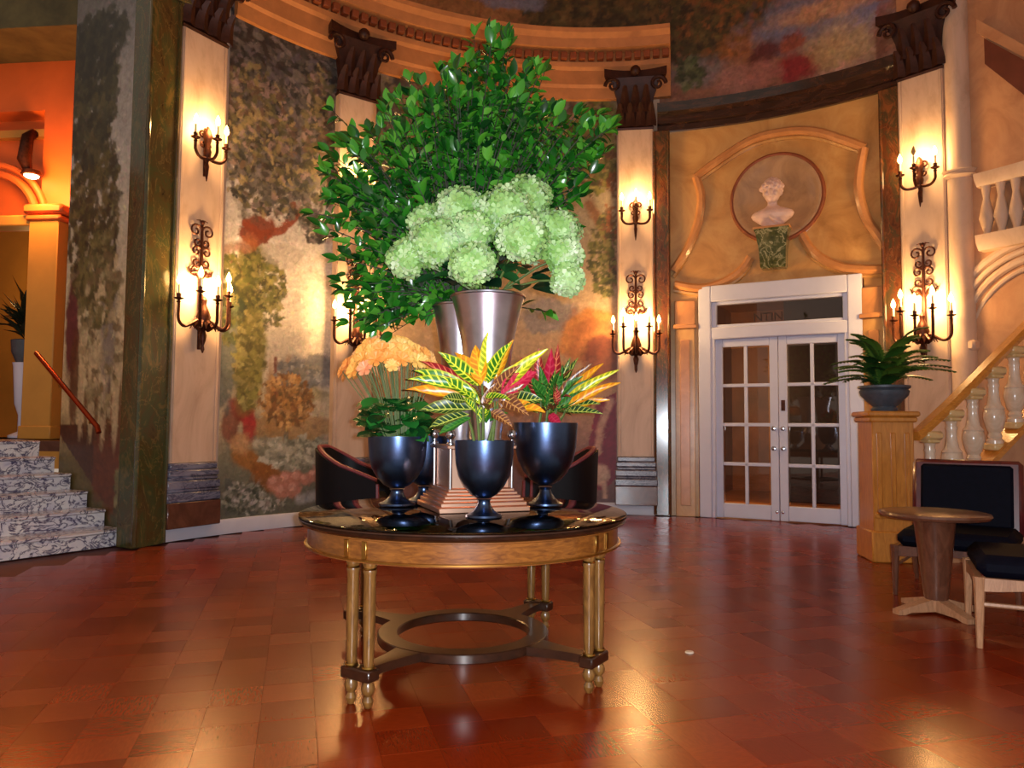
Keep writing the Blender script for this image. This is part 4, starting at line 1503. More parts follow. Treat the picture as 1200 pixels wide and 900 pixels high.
# plant on a white stand seen through the opening
pp = at(30, 400, 10.0)
pp.z = ZL
pl = thing('lobby_plant', 'dark leafy plant on a slender pale stand in the lobby opening', 'potted plant', pp, 0)
m = MB()
m.lathe([(0.16, 0), (0.16, 0.03), (0.05, 0.08), (0.05, 0.3), (0.1, 0.45), (0.13, 0.95), (0.14, 1.0)], 16)
m.build('stand', M['flash_tinted_white'], pl)
m = MB()
m.lathe([(0.1, 1.0), (0.16, 1.15), (0.17, 1.3), (0.15, 1.31)], 16)
m.build('pot', M['stone_pot'], pl)
m = MB()
rl = random.Random(8)
for k in range(70):
    a, el, L = rl.uniform(0, 2 * PI), rl.uniform(0.2, 1.4), rl.uniform(0.25, 0.6)
    d = Vector((math.cos(a) * math.cos(el), math.sin(a) * math.cos(el), math.sin(el)))
    q = Vector((0, 0, 1.3 + rl.uniform(0, 0.35)))
    Mx = frame(q, d, Vector((0, 0, 1)))
    m.add([(0, 0, 0), (-0.05, L * 0.5, 0.02), (0, L * 0.5, 0), (0.05, L * 0.5, 0.02), (0, L, -0.05)], [(0, 2, 1), (0, 3, 2), (1, 2, 4), (2, 3, 4)], Mx)
m.build('foliage', plain('dark_foliage', (30, 40, 24), 0.5, 0, 0.3), pl)['kind'] = 'stuff'

# ------------------------------------------------------------------ right-hand staircase
NX = at(1053, 640, 6.80)
newel = thing('newel_pedestal', 'panelled honey-oak newel pedestal under the potted fern', 'pedestal', (NX.x, NX.y + 0.2, 0), math.radians(-8))
m = MB()
H = 1.36
m.box((0, 0, H / 2), (0.36, 0.40, H - 0.08), bevel=0.008)
m.box((0, 0, 0.14), (0.41, 0.46, 0.28), bevel=0.012)
m.build('body', M['oak'], newel)
m = MB()
m.box((0, 0, H - 0.07), (0.41, 0.46, 0.05), bevel=0.012)
m.box((0, 0, H - 0.02), (0.45, 0.50, 0.05), bevel=0.014)
m.build('cap', M['oak'], newel)
for i, x in enumerate((-0.12, 0.0, 0.12)):
    m = MB()
    m.box((x, -0.205, 0.78), (0.04, 0.025, 0.78), bevel=0.008)
    m.build('fluting_strip', M['oak'], newel)
m = MB()
m.box((0, -0.205, 0.42), (0.34, 0.025, 0.05), bevel=0.008)
m.build('lower_rail', M['oak'], newel)

rd = Vector((0.975, 0.20, 0)).normalized()
RS = Vector((NX.x + 0.24, NX.y + 0.04, 0))
slope = 0.86
def rp(t, z):
    return RS + rd * t + Vector((0, 0, z))
LEN = 2.4
BASE0, RAIL0 = 0.36, 1.15
def base_z(t):
    return BASE0 + slope * t
def rail_z(t):
    return RAIL0 + slope * t
nrm = Vector((-rd.y, rd.x, 0))
st = thing('staircase', 'oak-stringed staircase rising to the right behind the dark chairs', 'stairs', rp(0, 0), math.atan2(rd.y, rd.x))
m = MB()
m.prism([(0, 0.001), (LEN, 0.001), (LEN, base_z(LEN) - 0.04), (0, base_z(0) - 0.04)], -0.08, 0.06)
m.build('string_wall', M['pink_wall'], st)
m = MB()
m.prism([(0, base_z(0) - 0.06), (LEN, base_z(LEN) - 0.06), (LEN, base_z(LEN)), (0, base_z(0))], -0.12, 0.10)
m.build('base_rail', M['rail_wood'], st)
for k in range(8):
    m = MB()
    z1 = 0.17 * (k + 1)
    m.box((0.5 + 0.26 * k + 0.6, 0.75, z1 / 2 + 0.002), (1.2 if k < 7 else 1.4, 1.35, z1), bevel=0.006)
    m.build('step', M['brown_marble'], st)
# handrail
m = MB()
hp = [(-0.06, rail_z(0) - 0.02), (0.0, rail_z(0.0) + 0.02)] + [(t, rail_z(t)) for t in (0.3, 1.2, LEN)]
vs, fs = [], []
sec = [(-0.07, -0.03), (-0.075, 0.015), (-0.05, 0.05), (0.05, 0.05), (0.075, 0.015), (0.07, -0.03)]
for (t, z) in hp:
    for (y, dz) in sec:
        vs.append((t, y, z + dz))
for k in range(len(hp) - 1):
    for i in range(6):
        j = (i + 1) % 6
        fs.append((k * 6 + i, k * 6 + 6 + i, k * 6 + 6 + j, k * 6 + j))
fs += [tuple(range(6)), tuple(reversed(range(len(vs) - 6, len(vs))))]
m.add(vs, fs)
m.build('handrail', M['rail_wood'], st)
# balusters
bp = MB()
HB = RAIL0 - BASE0
def baluster_mesh():
    m = MB()
    h = HB - 0.15
    m.lathe([(0.072, 0.02), (0.072, 0.06), (0.055, 0.08), (0.062, 0.10), (0.05, 0.13), (0.07, 0.26 * h), (0.092, 0.42 * h), (0.088, 0.50 * h), (0.08, 0.54 * h), (0.086, 0.56 * h), (0.058, 0.62 * h), (0.046, 0.74 * h), (0.042, 0.86 * h), (0.05, 0.90 * h), (0.042, 0.94 * h), (0.05, h)], 18)
    return m
bb = baluster_mesh().build('baluster', M['baluster'], st)
cc = MB()
h = HB - 0.15
cc.box((0, 0, h + 0.02), (0.13, 0.13, 0.04), bevel=0.012)
cc.box((0, 0, h + 0.07), (0.18, 0.17, 0.08), bevel=0.022)
capm = cc.build('baluster_cap', M['baluster_cap'], bb)
ft = MB()
ft.box((0, 0, 0.0), (0.17, 0.17, 0.06), bevel=0.012)
footm = ft.build('baluster_foot', M['baluster_cap'], bb)
tb = 0.10
n = 0
while tb < LEN - 0.1:
    if n == 0:
        bb.location = (tb, 0, base_z(tb) - 0.01)
    else:
        o = bb.copy()
        COL.objects.link(o)
        o.location = (tb, 0, base_z(tb) - 0.01)
        for ch in (capm, footm):
            d = ch.copy()
            COL.objects.link(d)
            d.parent = o
    n += 1
    tb += 0.235

# fern in its pot
FP = Vector((NX.x, NX.y + 0.2, H + 0.006))
pot = thing('fern_pot', 'squat blue-grey footed bowl on the oak pedestal', 'pot', FP, 0)
m = MB()
m.lathe([(0.11, 0), (0.12, 0.02), (0.10, 0.045), (0.14, 0.08), (0.205, 0.15), (0.215, 0.19), (0.20, 0.205), (0.225, 0.22), (0.225, 0.24), (0.2, 0.24), (0.19, 0.19), (0.05, 0.17)], 28)
m.build('bowl', M['stone_pot'], pot)
m = MB()
m.lathe([(0.19, 0.18), (0.185, 0.205), (0.03, 0.22)], 20)
m.build('soil', M['soil'], pot)
fern = thing('potted_fern', 'green arching fern growing in the blue-grey bowl by the staircase', 'fern', FP + Vector((0, 0, 0.205)), 0)
tf = NT('fern_green')
oi = tf.n('ShaderNodeObjectInfo')
tf.base(tf.ramp(oi.outputs['Random'], [(0.0, s2l((24, 58, 20))), (0.6, s2l((52, 92, 30))), (1.0, s2l((96, 124, 40)))]))
tf.set(rough=0.45)
M['fern'] = tf.m
rf = random.Random(12)
for k in range(48):
    a = 2 * PI * k / 48 * 5.0 + rf.uniform(-0.2, 0.2)
    L = rf.uniform(0.42, 0.72)
    up = rf.uniform(0.5, 1.35)
    m = MB()
    pts = []
    hd = Vector((math.cos(a), math.sin(a), 0))
    for q in range(11):
        t = q / 10
        pts.append(hd * (L * t * (0.45 + 0.55 * t) * (1.15 - 0.5 * up)) + Vector((0, 0, L * (up * 1.25 * t - (0.30 + 0.35 * up) * t * t * 1.1))))
    m.tube(pts, [0.006 * (1 - 0.8 * q / 10) for q in range(11)], 4)
    side = Vector((-hd.y, hd.x, 0))
    for q in range(2, 21):
        t = q / 20
        i = min(int(t * 10), 9)
        p = pts[i].lerp(pts[i + 1], t * 10 - i)
        d = (pts[i + 1] - pts[i]).normalized()
        ll_ = 0.085 * math.sin(PI * min(1, t * 0.85 + 0.12)) + 0.012
        for sx in (-1, 1):
            e = (side * sx + d * 0.5).normalized()
            w_ = d * 0.024
            m.add([p - w_ * 0.4, p + w_, p + e * ll_ * 0.6 + w_ * 1.1 + Vector((0, 0, -0.006)), p + e * ll_ + Vector((0, 0, -0.018)), p + e * ll_ * 0.6 - w_ * 0.6 + Vector((0, 0, -0.006))], [(0, 1, 2, 4), (4, 2, 3)])
    m.build('frond', M['fern'], fern)

# ------------------------------------------------------------------ carved right-hand wall: column, arch, balcony
pc = phi_at(1130)
co = thing('engaged_column', 'tall cream half-column beside the right-hand sconces', 'column', wp(pc, 0), -pc)
m = MB()
m.lathe([(0.2, 0.0), (0.2, 0.9), (0.17, 0.95), (0.15, 1.0), (0.145, 4.3), (0.145, 7.2)], 24, (0, 0.02, 0))
m.build('shaft', M['cream_marble'], co)
zi2 = z_at(1128, 205)
m = MB()
m.lathe([(0.15, 0), (0.19, 0.03), (0.17, 0.06), (0.2, 0.09), (0.155, 0.1)], 24, (0, 0.02, zi2 - 0.05))
m.build('band', M['cream_marble'], co)
pa = phi_at(1228)
ar = thing('carved_arch', 'blind stone arch with concentric mouldings above the staircase', 'arch', wp(pa, 0), -pa)
zc = z_at(1200, 388) - 0.05
for k, (rr, th, dp) in enumerate(((1.02, 0.05, 0.03), (0.92, 0.035, 0.05), (0.83, 0.045, 0.03), (0.73, 0.03, 0.02))):
    m = MB()
    m.tube([(rr * math.cos(a), -dp - 0.10 * abs(math.cos(a)) * 0 , zc + rr * math.sin(a)) for a in [PI * q / 32 for q in range(33)]], th, 8)
    m.build('archivolt', M['cream_marble'], ar)
for sx in (-1, 1):
    m = MB()
    m.box((sx * 0.87, -0.04, zc - 0.06), (0.44, 0.22, 0.12), bevel=0.025)
    m.build('impost', M['cream_marble'], ar)
    m = MB()
    m.box((sx * 0.87, 0.0, (zc - 0.12) / 2), (0.36, 0.12, zc - 0.12), bevel=0.01)
    m.build('jamb', M['cream_marble'], ar)
bal = thing('wall_balcony', 'carved balcony ledge with stubby balusters above the blind arch', 'balcony', wp(phi_at(1190), 0), 0)
b0, b1 = phi_at(1158), phi_at(1290)
zl0, zl1 = z_at(1185, 282), z_at(1185, 207)
for z, hh in ((zl0, 0.16), (zl1, 0.13)):
    m = MB()
    m.arc([(-0.02, z - hh / 2), (0.14, z - hh / 2), (0.2, z), (0.22, z + hh / 2), (-0.02, z + hh / 2)], b0, b1, 16)
    m.build('ledge', M['cream_marble'], bal, world=True)
for k in range(7):
    p = b0 + (b1 - b0) * (k + 0.5) / 7
    m = MB()
    hh = zl1 - zl0 - 0.14
    m.lathe([(0.05, 0), (0.035, 0.08 * hh), (0.075, 0.35 * hh), (0.06, 0.5 * hh), (0.032, 0.75 * hh), (0.05, hh)], 14, wp(p, zl0 + 0.08, RAD - 0.09))
    m.build('baluster', M['orange_wall'] if False else M['cream_marble'], bal, world=True)
pn = thing('wall_panel', 'dark red recessed panel with slanting cornice high on the right wall', 'panel', wp(phi_at(1185), z_at(1185, 100)), 0)
def plate(mb, pts, off0, off1):
    q = [wall_hit(x, y) for x, y in pts]
    vs = [tuple(wp(a, z, RAD - off1)) for a, z in q] + [tuple(wp(a, z, RAD - off0)) for a, z in q]
    k = len(q)
    mb.add(vs, [tuple(range(k)), tuple(reversed(range(k, 2 * k)))] + [((i + 1) % k, i, k + i, k + (i + 1) % k) for i in range(k)])
m = MB()
plate(m, [(1155, 46), (1215, 78), (1215, 122), (1156, 76)], -0.02, 0.04)
m.build('field', M['panel_red'], pn, world=True)
m = MB()
plate(m, [(1150, 26), (1215, 60), (1215, 74), (1150, 42)], -0.02, 0.12)
m.build('cornice', M['pink_wall'], pn, world=True)
# ------------------------------------------------------------------ round table
TC = Vector((-0.24, 3.90, 0))
TT = 0.755
TR = 0.83
table = thing('round_table', 'large round wooden table with paired column legs under the flower urns', 'table', TC, math.radians(-33))
m = MB()
m.lathe([(TR - 0.03, TT - 0.035), (TR - 0.012, TT - 0.03), (TR - 0.004, TT - 0.02), (TR - 0.012, TT - 0.012), (TR, TT - 0.006), (TR, TT), (TR - 0.01, TT + 0.002)], 96)
m.build('tabletop', M['table_dark'], table)
m = MB()
m.lathe([(TR - 0.10, TT + 0.002), (TR - 0.10, TT + 0.0035), (0.02, TT + 0.0035)], 96, cap=False)
m.build('veneer', M['table_wood'], table)
m = MB()
ap = [(TR - 0.06, TT - 0.14), (TR - 0.035, TT - 0.138), (TR - 0.035, TT - 0.128), (TR - 0.045, TT - 0.124), (TR - 0.045, TT - 0.045), (TR - 0.03, TT - 0.04), (TR - 0.03, TT - 0.034), (TR - 0.06, TT - 0.034)]
m.lathe(ap + [ap[0]], 96, cap=False)
apron = m.build('apron', M['table_wood'], table)
m = MB()
m.lathe([(TR - 0.034, TT - 0.134), (TR - 0.03, TT - 0.132), (TR - 0.03, TT - 0.126), (TR - 0.036, TT - 0.125)], 96, cap=False)
m.build('brass_band', M['brass'], apron)
LR = 0.745
for q in range(4):
    a = q * PI / 2
    c, s_ = Vector((math.cos(a), math.sin(a), 0)), Vector((-math.sin(a), math.cos(a), 0))
    for sx in (-1, 1):
        p = c * LR + s_ * 0.05 * sx
        m = MB()
        m.lathe([(0.012, 0.001), (0.02, 0.012), (0.024, 0.03), (0.014, 0.05), (0.026, 0.065), (0.03, 0.085), (0.018, 0.11), (0.027, 0.125), (0.027, 0.15), (0.018, 0.165), (0.022, 0.19), (0.027, 0.40), (0.026, 0.56), (0.03, 0.575), (0.025, 0.59), (0.032, 0.605), (0.032, TT - 0.14)], 16, p)
        leg = m.build('leg', M['table_leg'], table)
        for z in (0.12, 0.17, 0.585):
            m = MB()
            m.lathe([(0.026, z - 0.006), (0.03, z), (0.026, z + 0.006)], 16, p, cap=False)
            m.build('brass_ring', M['brass'], leg)
        m = MB()
        pr = p.normalized()
        m.box(pr * (TR - 0.042) + Vector((0, 0, TT - 0.085)), (0.008, 0.026, 0.075), rz=math.atan2(pr.y, pr.x), bevel=0.002)
        m.build('brass_inlay', M['brass'], leg)
    m = MB()
    m.box(c * LR + Vector((0, 0, 0.14)), (0.07, 0.17, 0.05), rz=a, bevel=0.006)
    vs, fs = [], []
    for k in range(9):
        t = k / 8
        r = 0.40 + (LR - 0.03 - 0.40) * t
        hw = 0.035 + 0.05 * (1 - t) ** 2
        for (y, z) in ((-hw, 0.118), (hw, 0.118), (hw, 0.158), (-hw, 0.158)):
            vs.append(c * r + s_ * y + Vector((0, 0, z)))
    for k in range(8):
        for i in range(4):
            j = (i + 1) % 4
            fs.append((k * 4 + i, k * 4 + j, k * 4 + 4 + j, k * 4 + 4 + i))
    fs += [(3, 2, 1, 0), (32, 33, 34, 35)]
    m.add(vs, fs)
    m.build('stretcher_arm', M['table_dark'], table)
m = MB()
rr = [(0.34, 0.115), (0.43, 0.115), (0.435, 0.12), (0.435, 0.156), (0.43, 0.161), (0.34, 0.161), (0.335, 0.156), (0.335, 0.12), (0.34, 0.115)]
m.lathe(rr, 72, cap=False)
m.build('stretcher_ring', M['table_dark'], table)
m = MB()
gz = TT + 0.0045
m.lathe([(TR - 0.006, gz), (TR, gz + 0.002), (TR, gz + 0.006), (TR - 0.004, gz + 0.008)], 96, (TC.x, TC.y, 0))
gl = m.build('glass_tabletop', M['table_glass'])
tag(gl, 'round sheet of clear glass lying on the wooden table', 'glass top')
TOP = gz + 0.009

# ------------------------------------------------------------------ stepped copper plinth and tall vases
PC = Vector((-0.21, 4.0, TOP))
pth = thing('copper_plinth', 'stepped mirror-polished copper plinth in the middle of the table', 'plinth', PC, math.radians(20))
lv = [(0.48, 0.0, 0.028), (0.455, 0.028, 0.05), (0.43, 0.05, 0.066), (0.405, 0.066, 0.082), (0.38, 0.082, 0.098), (0.355, 0.098, 0.114)]
for w_, z0, z1 in lv:
    m = MB()
    m.box((0, 0, (z0 + z1) / 2), (w_, w_, z1 - z0), bevel=0.004)
    m.build('step', M['copper'], pth)
m = MB()
m.box((0, 0, 0.215), (0.31, 0.31, 0.202), bevel=0.004)
m.build('block', M['copper'], pth)
m = MB()
m.box((0, 0, 0.325), (0.37, 0.37, 0.02), bevel=0.004)
m.build('slab', M['copper'], pth)
for sx in (-1, 1):
    for sy in (-1, 1):
        m = MB()
        m.lathe([(0.009, 0.114), (0.009, 0.335), (0.022, 0.338), (0.022, 0.346), (0.01, 0.352), (0.01, 0.362), (0.024, 0.378), (0.026, 0.395), (0.018, 0.412), (0.003, 0.418)], 14, (sx * 0.165, sy * 0.165, 0))
        m.build('corner_post', M['steel'], pth)
VZ = TOP + 0.336
def tall_vase(loc, rtop, label):
    hgt = at(570, 349, TC.y).z - VZ
    t = thing('tall_vase', label, 'vase', loc, 0, 'tall flared vases on the plinth')
    m = MB()
    P = [(0.45, 0.0), (0.45, 0.03), (0.40, 0.05), (0.5, 0.30), (0.62, 0.52), (0.74, 0.72), (0.9, 0.90), (1.0, 0.985), (1.02, 1.0), (1.0, 1.005), (0.95, 0.98), (0.82, 0.88), (0.05, 0.80)]
    m.lathe([(r * rtop * 0.98, z * hgt) for r, z in P], 40)
    m.build('body', M['pewter'], t)
    m = MB()
    m.lathe([(rtop * 0.985, hgt * 0.985), (rtop * 1.03, hgt * 0.99), (rtop * 1.03, hgt * 1.0), (rtop * 0.99, hgt * 1.006)], 40, cap=False)
    m.build('rim', M['pewter'], t)
    return Vector(loc) + Vector((0, 0, hgt))
vb_c = Vector((-0.285, 4.06, VZ))
vf_c = Vector((-0.145, 3.92, VZ))
# the two vases overlap from the front but stand clear of one another on the slab
vf_c = Vector((-0.128, 3.86, VZ))
vb_c = Vector((-0.29, 4.18, VZ))
mouth_f = tall_vase(vf_c, 0.192, 'tall flared pewter vase full of pale green hydrangeas')
mouth_b = tall_vase(vb_c, 0.165, 'tall flared pewter vase holding the dark leafy branches')

# ------------------------------------------------------------------ leaves
def leaf_profile(t, kind):
    if kind == 'oval':
        return math.sin(PI * min(1.0, t) ** 0.85) ** 0.8
    if kind == 'lance':
        return math.sin(PI * t ** 0.75) ** 0.9
    return math.sqrt(max(0, 1 - (2 * t - 1) ** 2))

def leaf_mesh(name, mat, kind='oval', width=0.5, segs=5, fold=0.12, bend=0.25, wave=0.0, halfsegs=1):
    vs, fs, uv = [], [], []
    row = 2 * halfsegs + 1
    for i in range(segs + 1):
        t = i / segs
        w_ = width * 0.5 * max(leaf_profile(t, kind), 0.02)
        for j in range(row):
            x = -1 + 2 * j / (row - 1)
            vs.append((x * w_, t - 0.15 * bend * t * t, fold * abs(x) * w_ - bend * t * t * 0.5 + wave * math.sin(t * 9 + (x > 0) * 1.5) * abs(x) * 0.05))
            uv.append((0.5 + 0.5 * x, t))
    for i in range(segs):
        for j in range(row - 1):
            a = i * row + j
            fs.append((a, a + 1, a + row + 1, a + row))
    me = bpy.data.meshes.new(name)
    me.from_pydata(vs, [], fs)
    lay = me.uv_layers.new(name='UVMap')
    li = np.zeros(len(me.loops), dtype=np.int32)
    me.loops.foreach_get('vertex_index', li)
    lay.data.foreach_set('uv', np.array(uv, dtype=np.float32)[li].ravel())
    me.polygons.foreach_set('use_smooth', [True] * len(me.polygons))
    me.materials.append(mat)
    return me, vs, fs

def green_leaf(name, stops, rough=0.3, spec=0.6, veins=True):
    t = NT(name)
    oi = t.n('ShaderNodeObjectInfo')
    ge = t.n('ShaderNodeNewGeometry')
    rnd = t.math('FRACT', t.math('ADD', t.math('MULTIPLY', oi.outputs['Random'], 5.7), ge.outputs['Random Per Island']))
    c = t.ramp(rnd, [(p, s2l(k)) for p, k in stops])
    tr_ = t.b
    t.base(c)
    t.set(rough=rough, spec=spec)
    return t.m
M['bush_leaf'] = green_leaf('bush_leaf', [(0.0, (14, 56, 20)), (0.3, (24, 86, 22)), (0.6, (40, 116, 28)), (0.85, (72, 146, 36)), (1.0, (96, 164, 60))], 0.24, 0.7)
M['dark_leaf'] = green_leaf('dark_leaf', [(0.0, (14, 56, 26)), (0.5, (26, 92, 36)), (1.0, (48, 130, 50))], 0.25, 0.7)
M['hyd_leaf'] = green_leaf('hyd_leaf', [(0.0, (14, 44, 26)), (0.5, (24, 66, 36)), (1.0, (48, 110, 50))], 0.35, 0.5)

# leafy branches in the back vase
bush = thing('leafy_branches', 'great bunch of glossy dark green leafy branches behind the hydrangeas', 'branches', mouth_b - Vector((0, 0, 0.02)), 0)
BD = 4.25
blobs = [(560, 120, 66, 66, 3.0), (610, 170, 66, 60, 2.2), (500, 170, 74, 56, 2.6), (450, 200, 62, 52, 1.8), (430, 255, 52, 52, 1.6), (415, 240, 42, 22, 0.8), (445, 320, 52, 50, 1.6), (540, 220, 100, 70, 2.6), (655, 190, 44, 50, 1.0), (690, 160, 28, 28, 0.5), (640, 240, 50, 50, 0.9), (470, 370, 34, 20, 0.6), (575, 70, 30, 36, 0.9), (620, 110, 34, 32, 1.1), (470, 140, 36, 30, 1.1), (405, 200, 34, 40, 0.8), (420, 345, 34, 40, 0.9), (640, 150, 40, 40, 0.9), (520, 110, 34, 30, 0.9)]
rb = random.Random(21)
lme_, lvs, lfs = leaf_mesh('leaf', M['bush_leaf'], 'oval', 0.52, 5, 0.35, 0.3)
leaf_list = []
tw = MB()
wts = [b_[4] for b_ in blobs]
tips = []
for k in range(400):
    b_ = rb.choices(blobs, wts)[0]
    a, q = rb.uniform(0, 2 * PI), math.sqrt(rb.uniform(0.1, 1))
    dep = BD + rb.uniform(-0.36, 0.34) * (1 - 0.45 * q)
    tips.append(at(b_[0] + b_[2] * q * math.cos(a), b_[1] + b_[3] * q * math.sin(a), dep))
tips += [at(556, 42, 4.2), at(575, 52, 4.15), at(714, 148, 4.1), at(700, 135, 4.2), at(368, 250, 4.15), at(385, 205, 4.2), at(375, 265, 4.1), at(390, 130, 4.3), at(480, 95, 4.3), at(400, 330, 4.2), at(440, 385, 4.1), at(460, 390, 4.0), at(640, 365, 4.0), at(715, 150, 4.05)]
root_p = mouth_b + Vector((0, 0, -0.12))
for tip in tips:
    start = root_p + Vector((rb.uniform(-0.09, 0.09), rb.uniform(-0.09, 0.09), 0))
    midp = start.lerp(tip, 0.5) + Vector((0, 0, 0.18 + 0.1 * rb.random())) * min(1.0, (tip - start).length)
    lip = mouth_b + Vector((max(-0.12, min(0.12, (midp - mouth_b).x * 0.3)), max(-0.12, min(0.12, (midp - mouth_b).y * 0.3)), 0.03))
    path = [start, lip]
    for q in range(1, 9):
        t = q / 8
        path.append(lip.lerp(midp, t).lerp(midp.lerp(tip, t), t))
    L = sum((path[i + 1] - path[i]).length for i in range(len(path) - 1))
    tw.tube(path, [0.007 - 0.005 * i / len(path) for i in range(len(path))], 4, cap=False)
    s = max(0.12, L - rb.uniform(0.40, 0.78))
    side = 1
    acc = 0.0
    for i in range(len(path) - 1):
        seg = path[i + 1] - path[i]
        sl = seg.length
        d = seg.normalized()
        while s < acc + sl:
            p = path[i] + d * (s - acc)
            o = d.orthogonal().normalized()
            o = Matrix.Rotation(rb.uniform(0, 2 * PI), 3, d) @ o
            dirv = (o * 0.9 + d * rb.uniform(0.2, 0.9) + Vector((0, -0.15, rb.uniform(-0.3, 0.25)))).normalized()
            up = (Vector((0, -0.5, 0.8)) + Vector((rb.uniform(-0.7, 0.7), rb.uniform(-0.7, 0.5), rb.uniform(-0.4, 0.4))))
            sc = rb.uniform(0.055, 0.10)
            leaf_list.append(frame(p, dirv, up) @ Matrix.Diagonal((sc, sc, sc, 1)))
            s += rb.uniform(0.030, 0.05)
        acc += sl
    for q in range(3):
        dirv = (d + Vector((rb.uniform(-0.6, 0.6), rb.uniform(-0.6, 0.6), rb.uniform(-0.4, 0.6)))).normalized()
        sc = rb.uniform(0.07, 0.11)
        leaf_list.append(frame(tip, dirv, Vector((rb.uniform(-0.5, 0.5), -0.7, 0.6))) @ Matrix.Diagonal((sc, sc, sc, 1)))
tw.build('twigs', M['bark'], bush, world=True)['kind'] = 'stuff'
cp = Vector((0, 0, CAM_Z))
leaf_list.sort(key=lambda m_: (m_.translation - cp).length)
for m_ in leaf_list[:300]:
    inst(lme_, 'leaf', bush, m_)
rest = MB()
for m_ in leaf_list[300:]:
    rest.add(lvs, lfs, m_)
rest.build('leaves', M['bush_leaf'], bush, world=True, angle=180)['kind'] = 'stuff'

# ------------------------------------------------------------------ hydrangeas
def floret_material():
    t = NT('hydrangea_petal')
    ge = t.n('ShaderNodeNewGeometry')
    f = t.noise(5, 3, 0.5, 0, t.coord('Object'))
    c = t.ramp(f, [(0.3, s2l((118, 172, 74))), (0.5, s2l((164, 204, 120))), (0.7, s2l((212, 230, 190)))])
    d = t.ramp(ge.outputs['Random Per Island'], [(0.0, s2l((92, 154, 56))), (0.5, s2l((160, 202, 118))), (1.0, s2l((228, 238, 216)))])
    t.base(t.mix(0.5, c, d))
    t.set(rough=0.55, sub=0.0)
    return t.m
M['hyd_petal'] = floret_material()
hl_me, _, _ = leaf_mesh('leaf', M['hyd_leaf'], 'oval', 0.72, 6, 0.25, 0.4)
blooms = [(478, 303, 25, 3.74), (511, 285, 34, 3.72), (540, 250, 33, 3.86), (553, 270, 26, 3.70), (554, 309, 28, 3.60), (594, 250, 36, 3.82), (617, 234, 30, 3.98), (612, 280, 33, 3.66), (652, 272, 29, 3.84), (659, 300, 25, 3.74), (664, 328, 20, 3.68), (500, 262, 22, 3.92)]
rh = random.Random(77)
hyd_where = ['lowest at the outer end on the orange-flower side', 'large and low, above the orange flowers', 'high, on the orange-flower side of the gap', 'small, tucked between two larger heads', 'single round head hanging lowest over the vase rim', 'broad and high, beside the gap in the middle', 'topmost of the bunch', 'full, low in the middle of the door side', 'upper outer head on the door side', 'outer middle head on the door side', 'smallest, drooping lowest on the door side', 'half hidden behind the orange-flower side heads', 'half hidden behind the gap in the middle']
for bi, (px, py, rpx, dep) in enumerate(blooms):
    c = at(px, py, dep)
    R = rpx / F_PX * dep
    lip = mouth_f + Vector(((c - mouth_f).x * 0.22, (c - mouth_f).y * 0.3, 0.0))
    t = thing('hydrangea', 'pale green hydrangea head, ' + hyd_where[bi], 'hydrangea', lip - Vector((0, 0, 0.12)), 0, 'hydrangeas in the front vase')
    m = MB()
    base = lip - Vector((0, 0, 0.12))
    m.tube([base, lip + Vector((0, 0, 0.03)), lip.lerp(c, 0.55) + Vector((0, 0, 0.03)), c], [0.007, 0.007, 0.006, 0.006], 6)
    m.build('stem', M['stem'], t, world=True)
    fl_ = MB()
    nf = int(150 * (R / 0.14) ** 1.4) + 40
    ax = (c - lip).normalized()
    for k in range(nf):
        z = 1 - 2 * (k + 0.5) / nf
        a = k * 2.399963
        d = Vector((math.sqrt(1 - z * z) * math.cos(a), math.sqrt(1 - z * z) * math.sin(a), z))
        if d.dot(ax) < -0.75:
            continue
        rr_ = R * rh.uniform(0.86, 1.04) * (0.96 + 0.05 * math.sin(d.x * 6 + bi) * math.cos(d.z * 5))
        p = c + Vector((d.x * rr_, d.y * rr_, d.z * rr_ * 0.92))
        Mx = frame(p, d.orthogonal(), d) @ Matrix.Rotation(rh.uniform(0, 2 * PI), 4, 'Z') @ Matrix.Rotation(rh.uniform(-0.35, 0.35), 4, 'X') @ Matrix.Rotation(rh.uniform(-0.35, 0.35), 4, 'Y')
        s = rh.uniform(0.021, 0.028)
        vs, fs = [(0, 0, 0)], []
        for q in range(4):
            b_ = q * PI / 2
            for (da, r_, h_) in ((-0.62, 0.75, 0.10), (-0.3, 1.12, 0.30), (0.3, 1.12, 0.30), (0.62, 0.75, 0.10)):
                vs.append((s * r_ * math.cos(b_ + da), s * r_ * math.sin(b_ + da), s * h_))
            o_ = 1 + q * 4
            fs += [(0, o_, o_ + 1), (0, o_ + 1, o_ + 2), (0, o_ + 2, o_ + 3)]
        fl_.add(vs, fs, Mx)
    core = MB()
    core.ball(c, R * 0.78, 16, 10, s=(1, 1, 0.92))
    bo = fl_.build('florets', M['hyd_petal'], t, world=True, angle=180)
    bo['kind'] = 'stuff'
    core.build('flower_core', M['hyd_petal'], t, world=True)
    for k in range(3):
        d = Vector((rh.uniform(-1, 1), rh.uniform(-1, 0.2), rh.uniform(-0.3, 0.35))) + (c - mouth_f).normalized() * 0.5
        s = rh.uniform(0.13, 0.19)
        inst(hl_me, 'leaf', t, frame(lip.lerp(c, rh.uniform(0.25, 0.6)), d, Vector((rh.uniform(-0.3, 0.3), -0.5, 0.8))) @ Matrix.Diagonal((s, s, s, 1)))

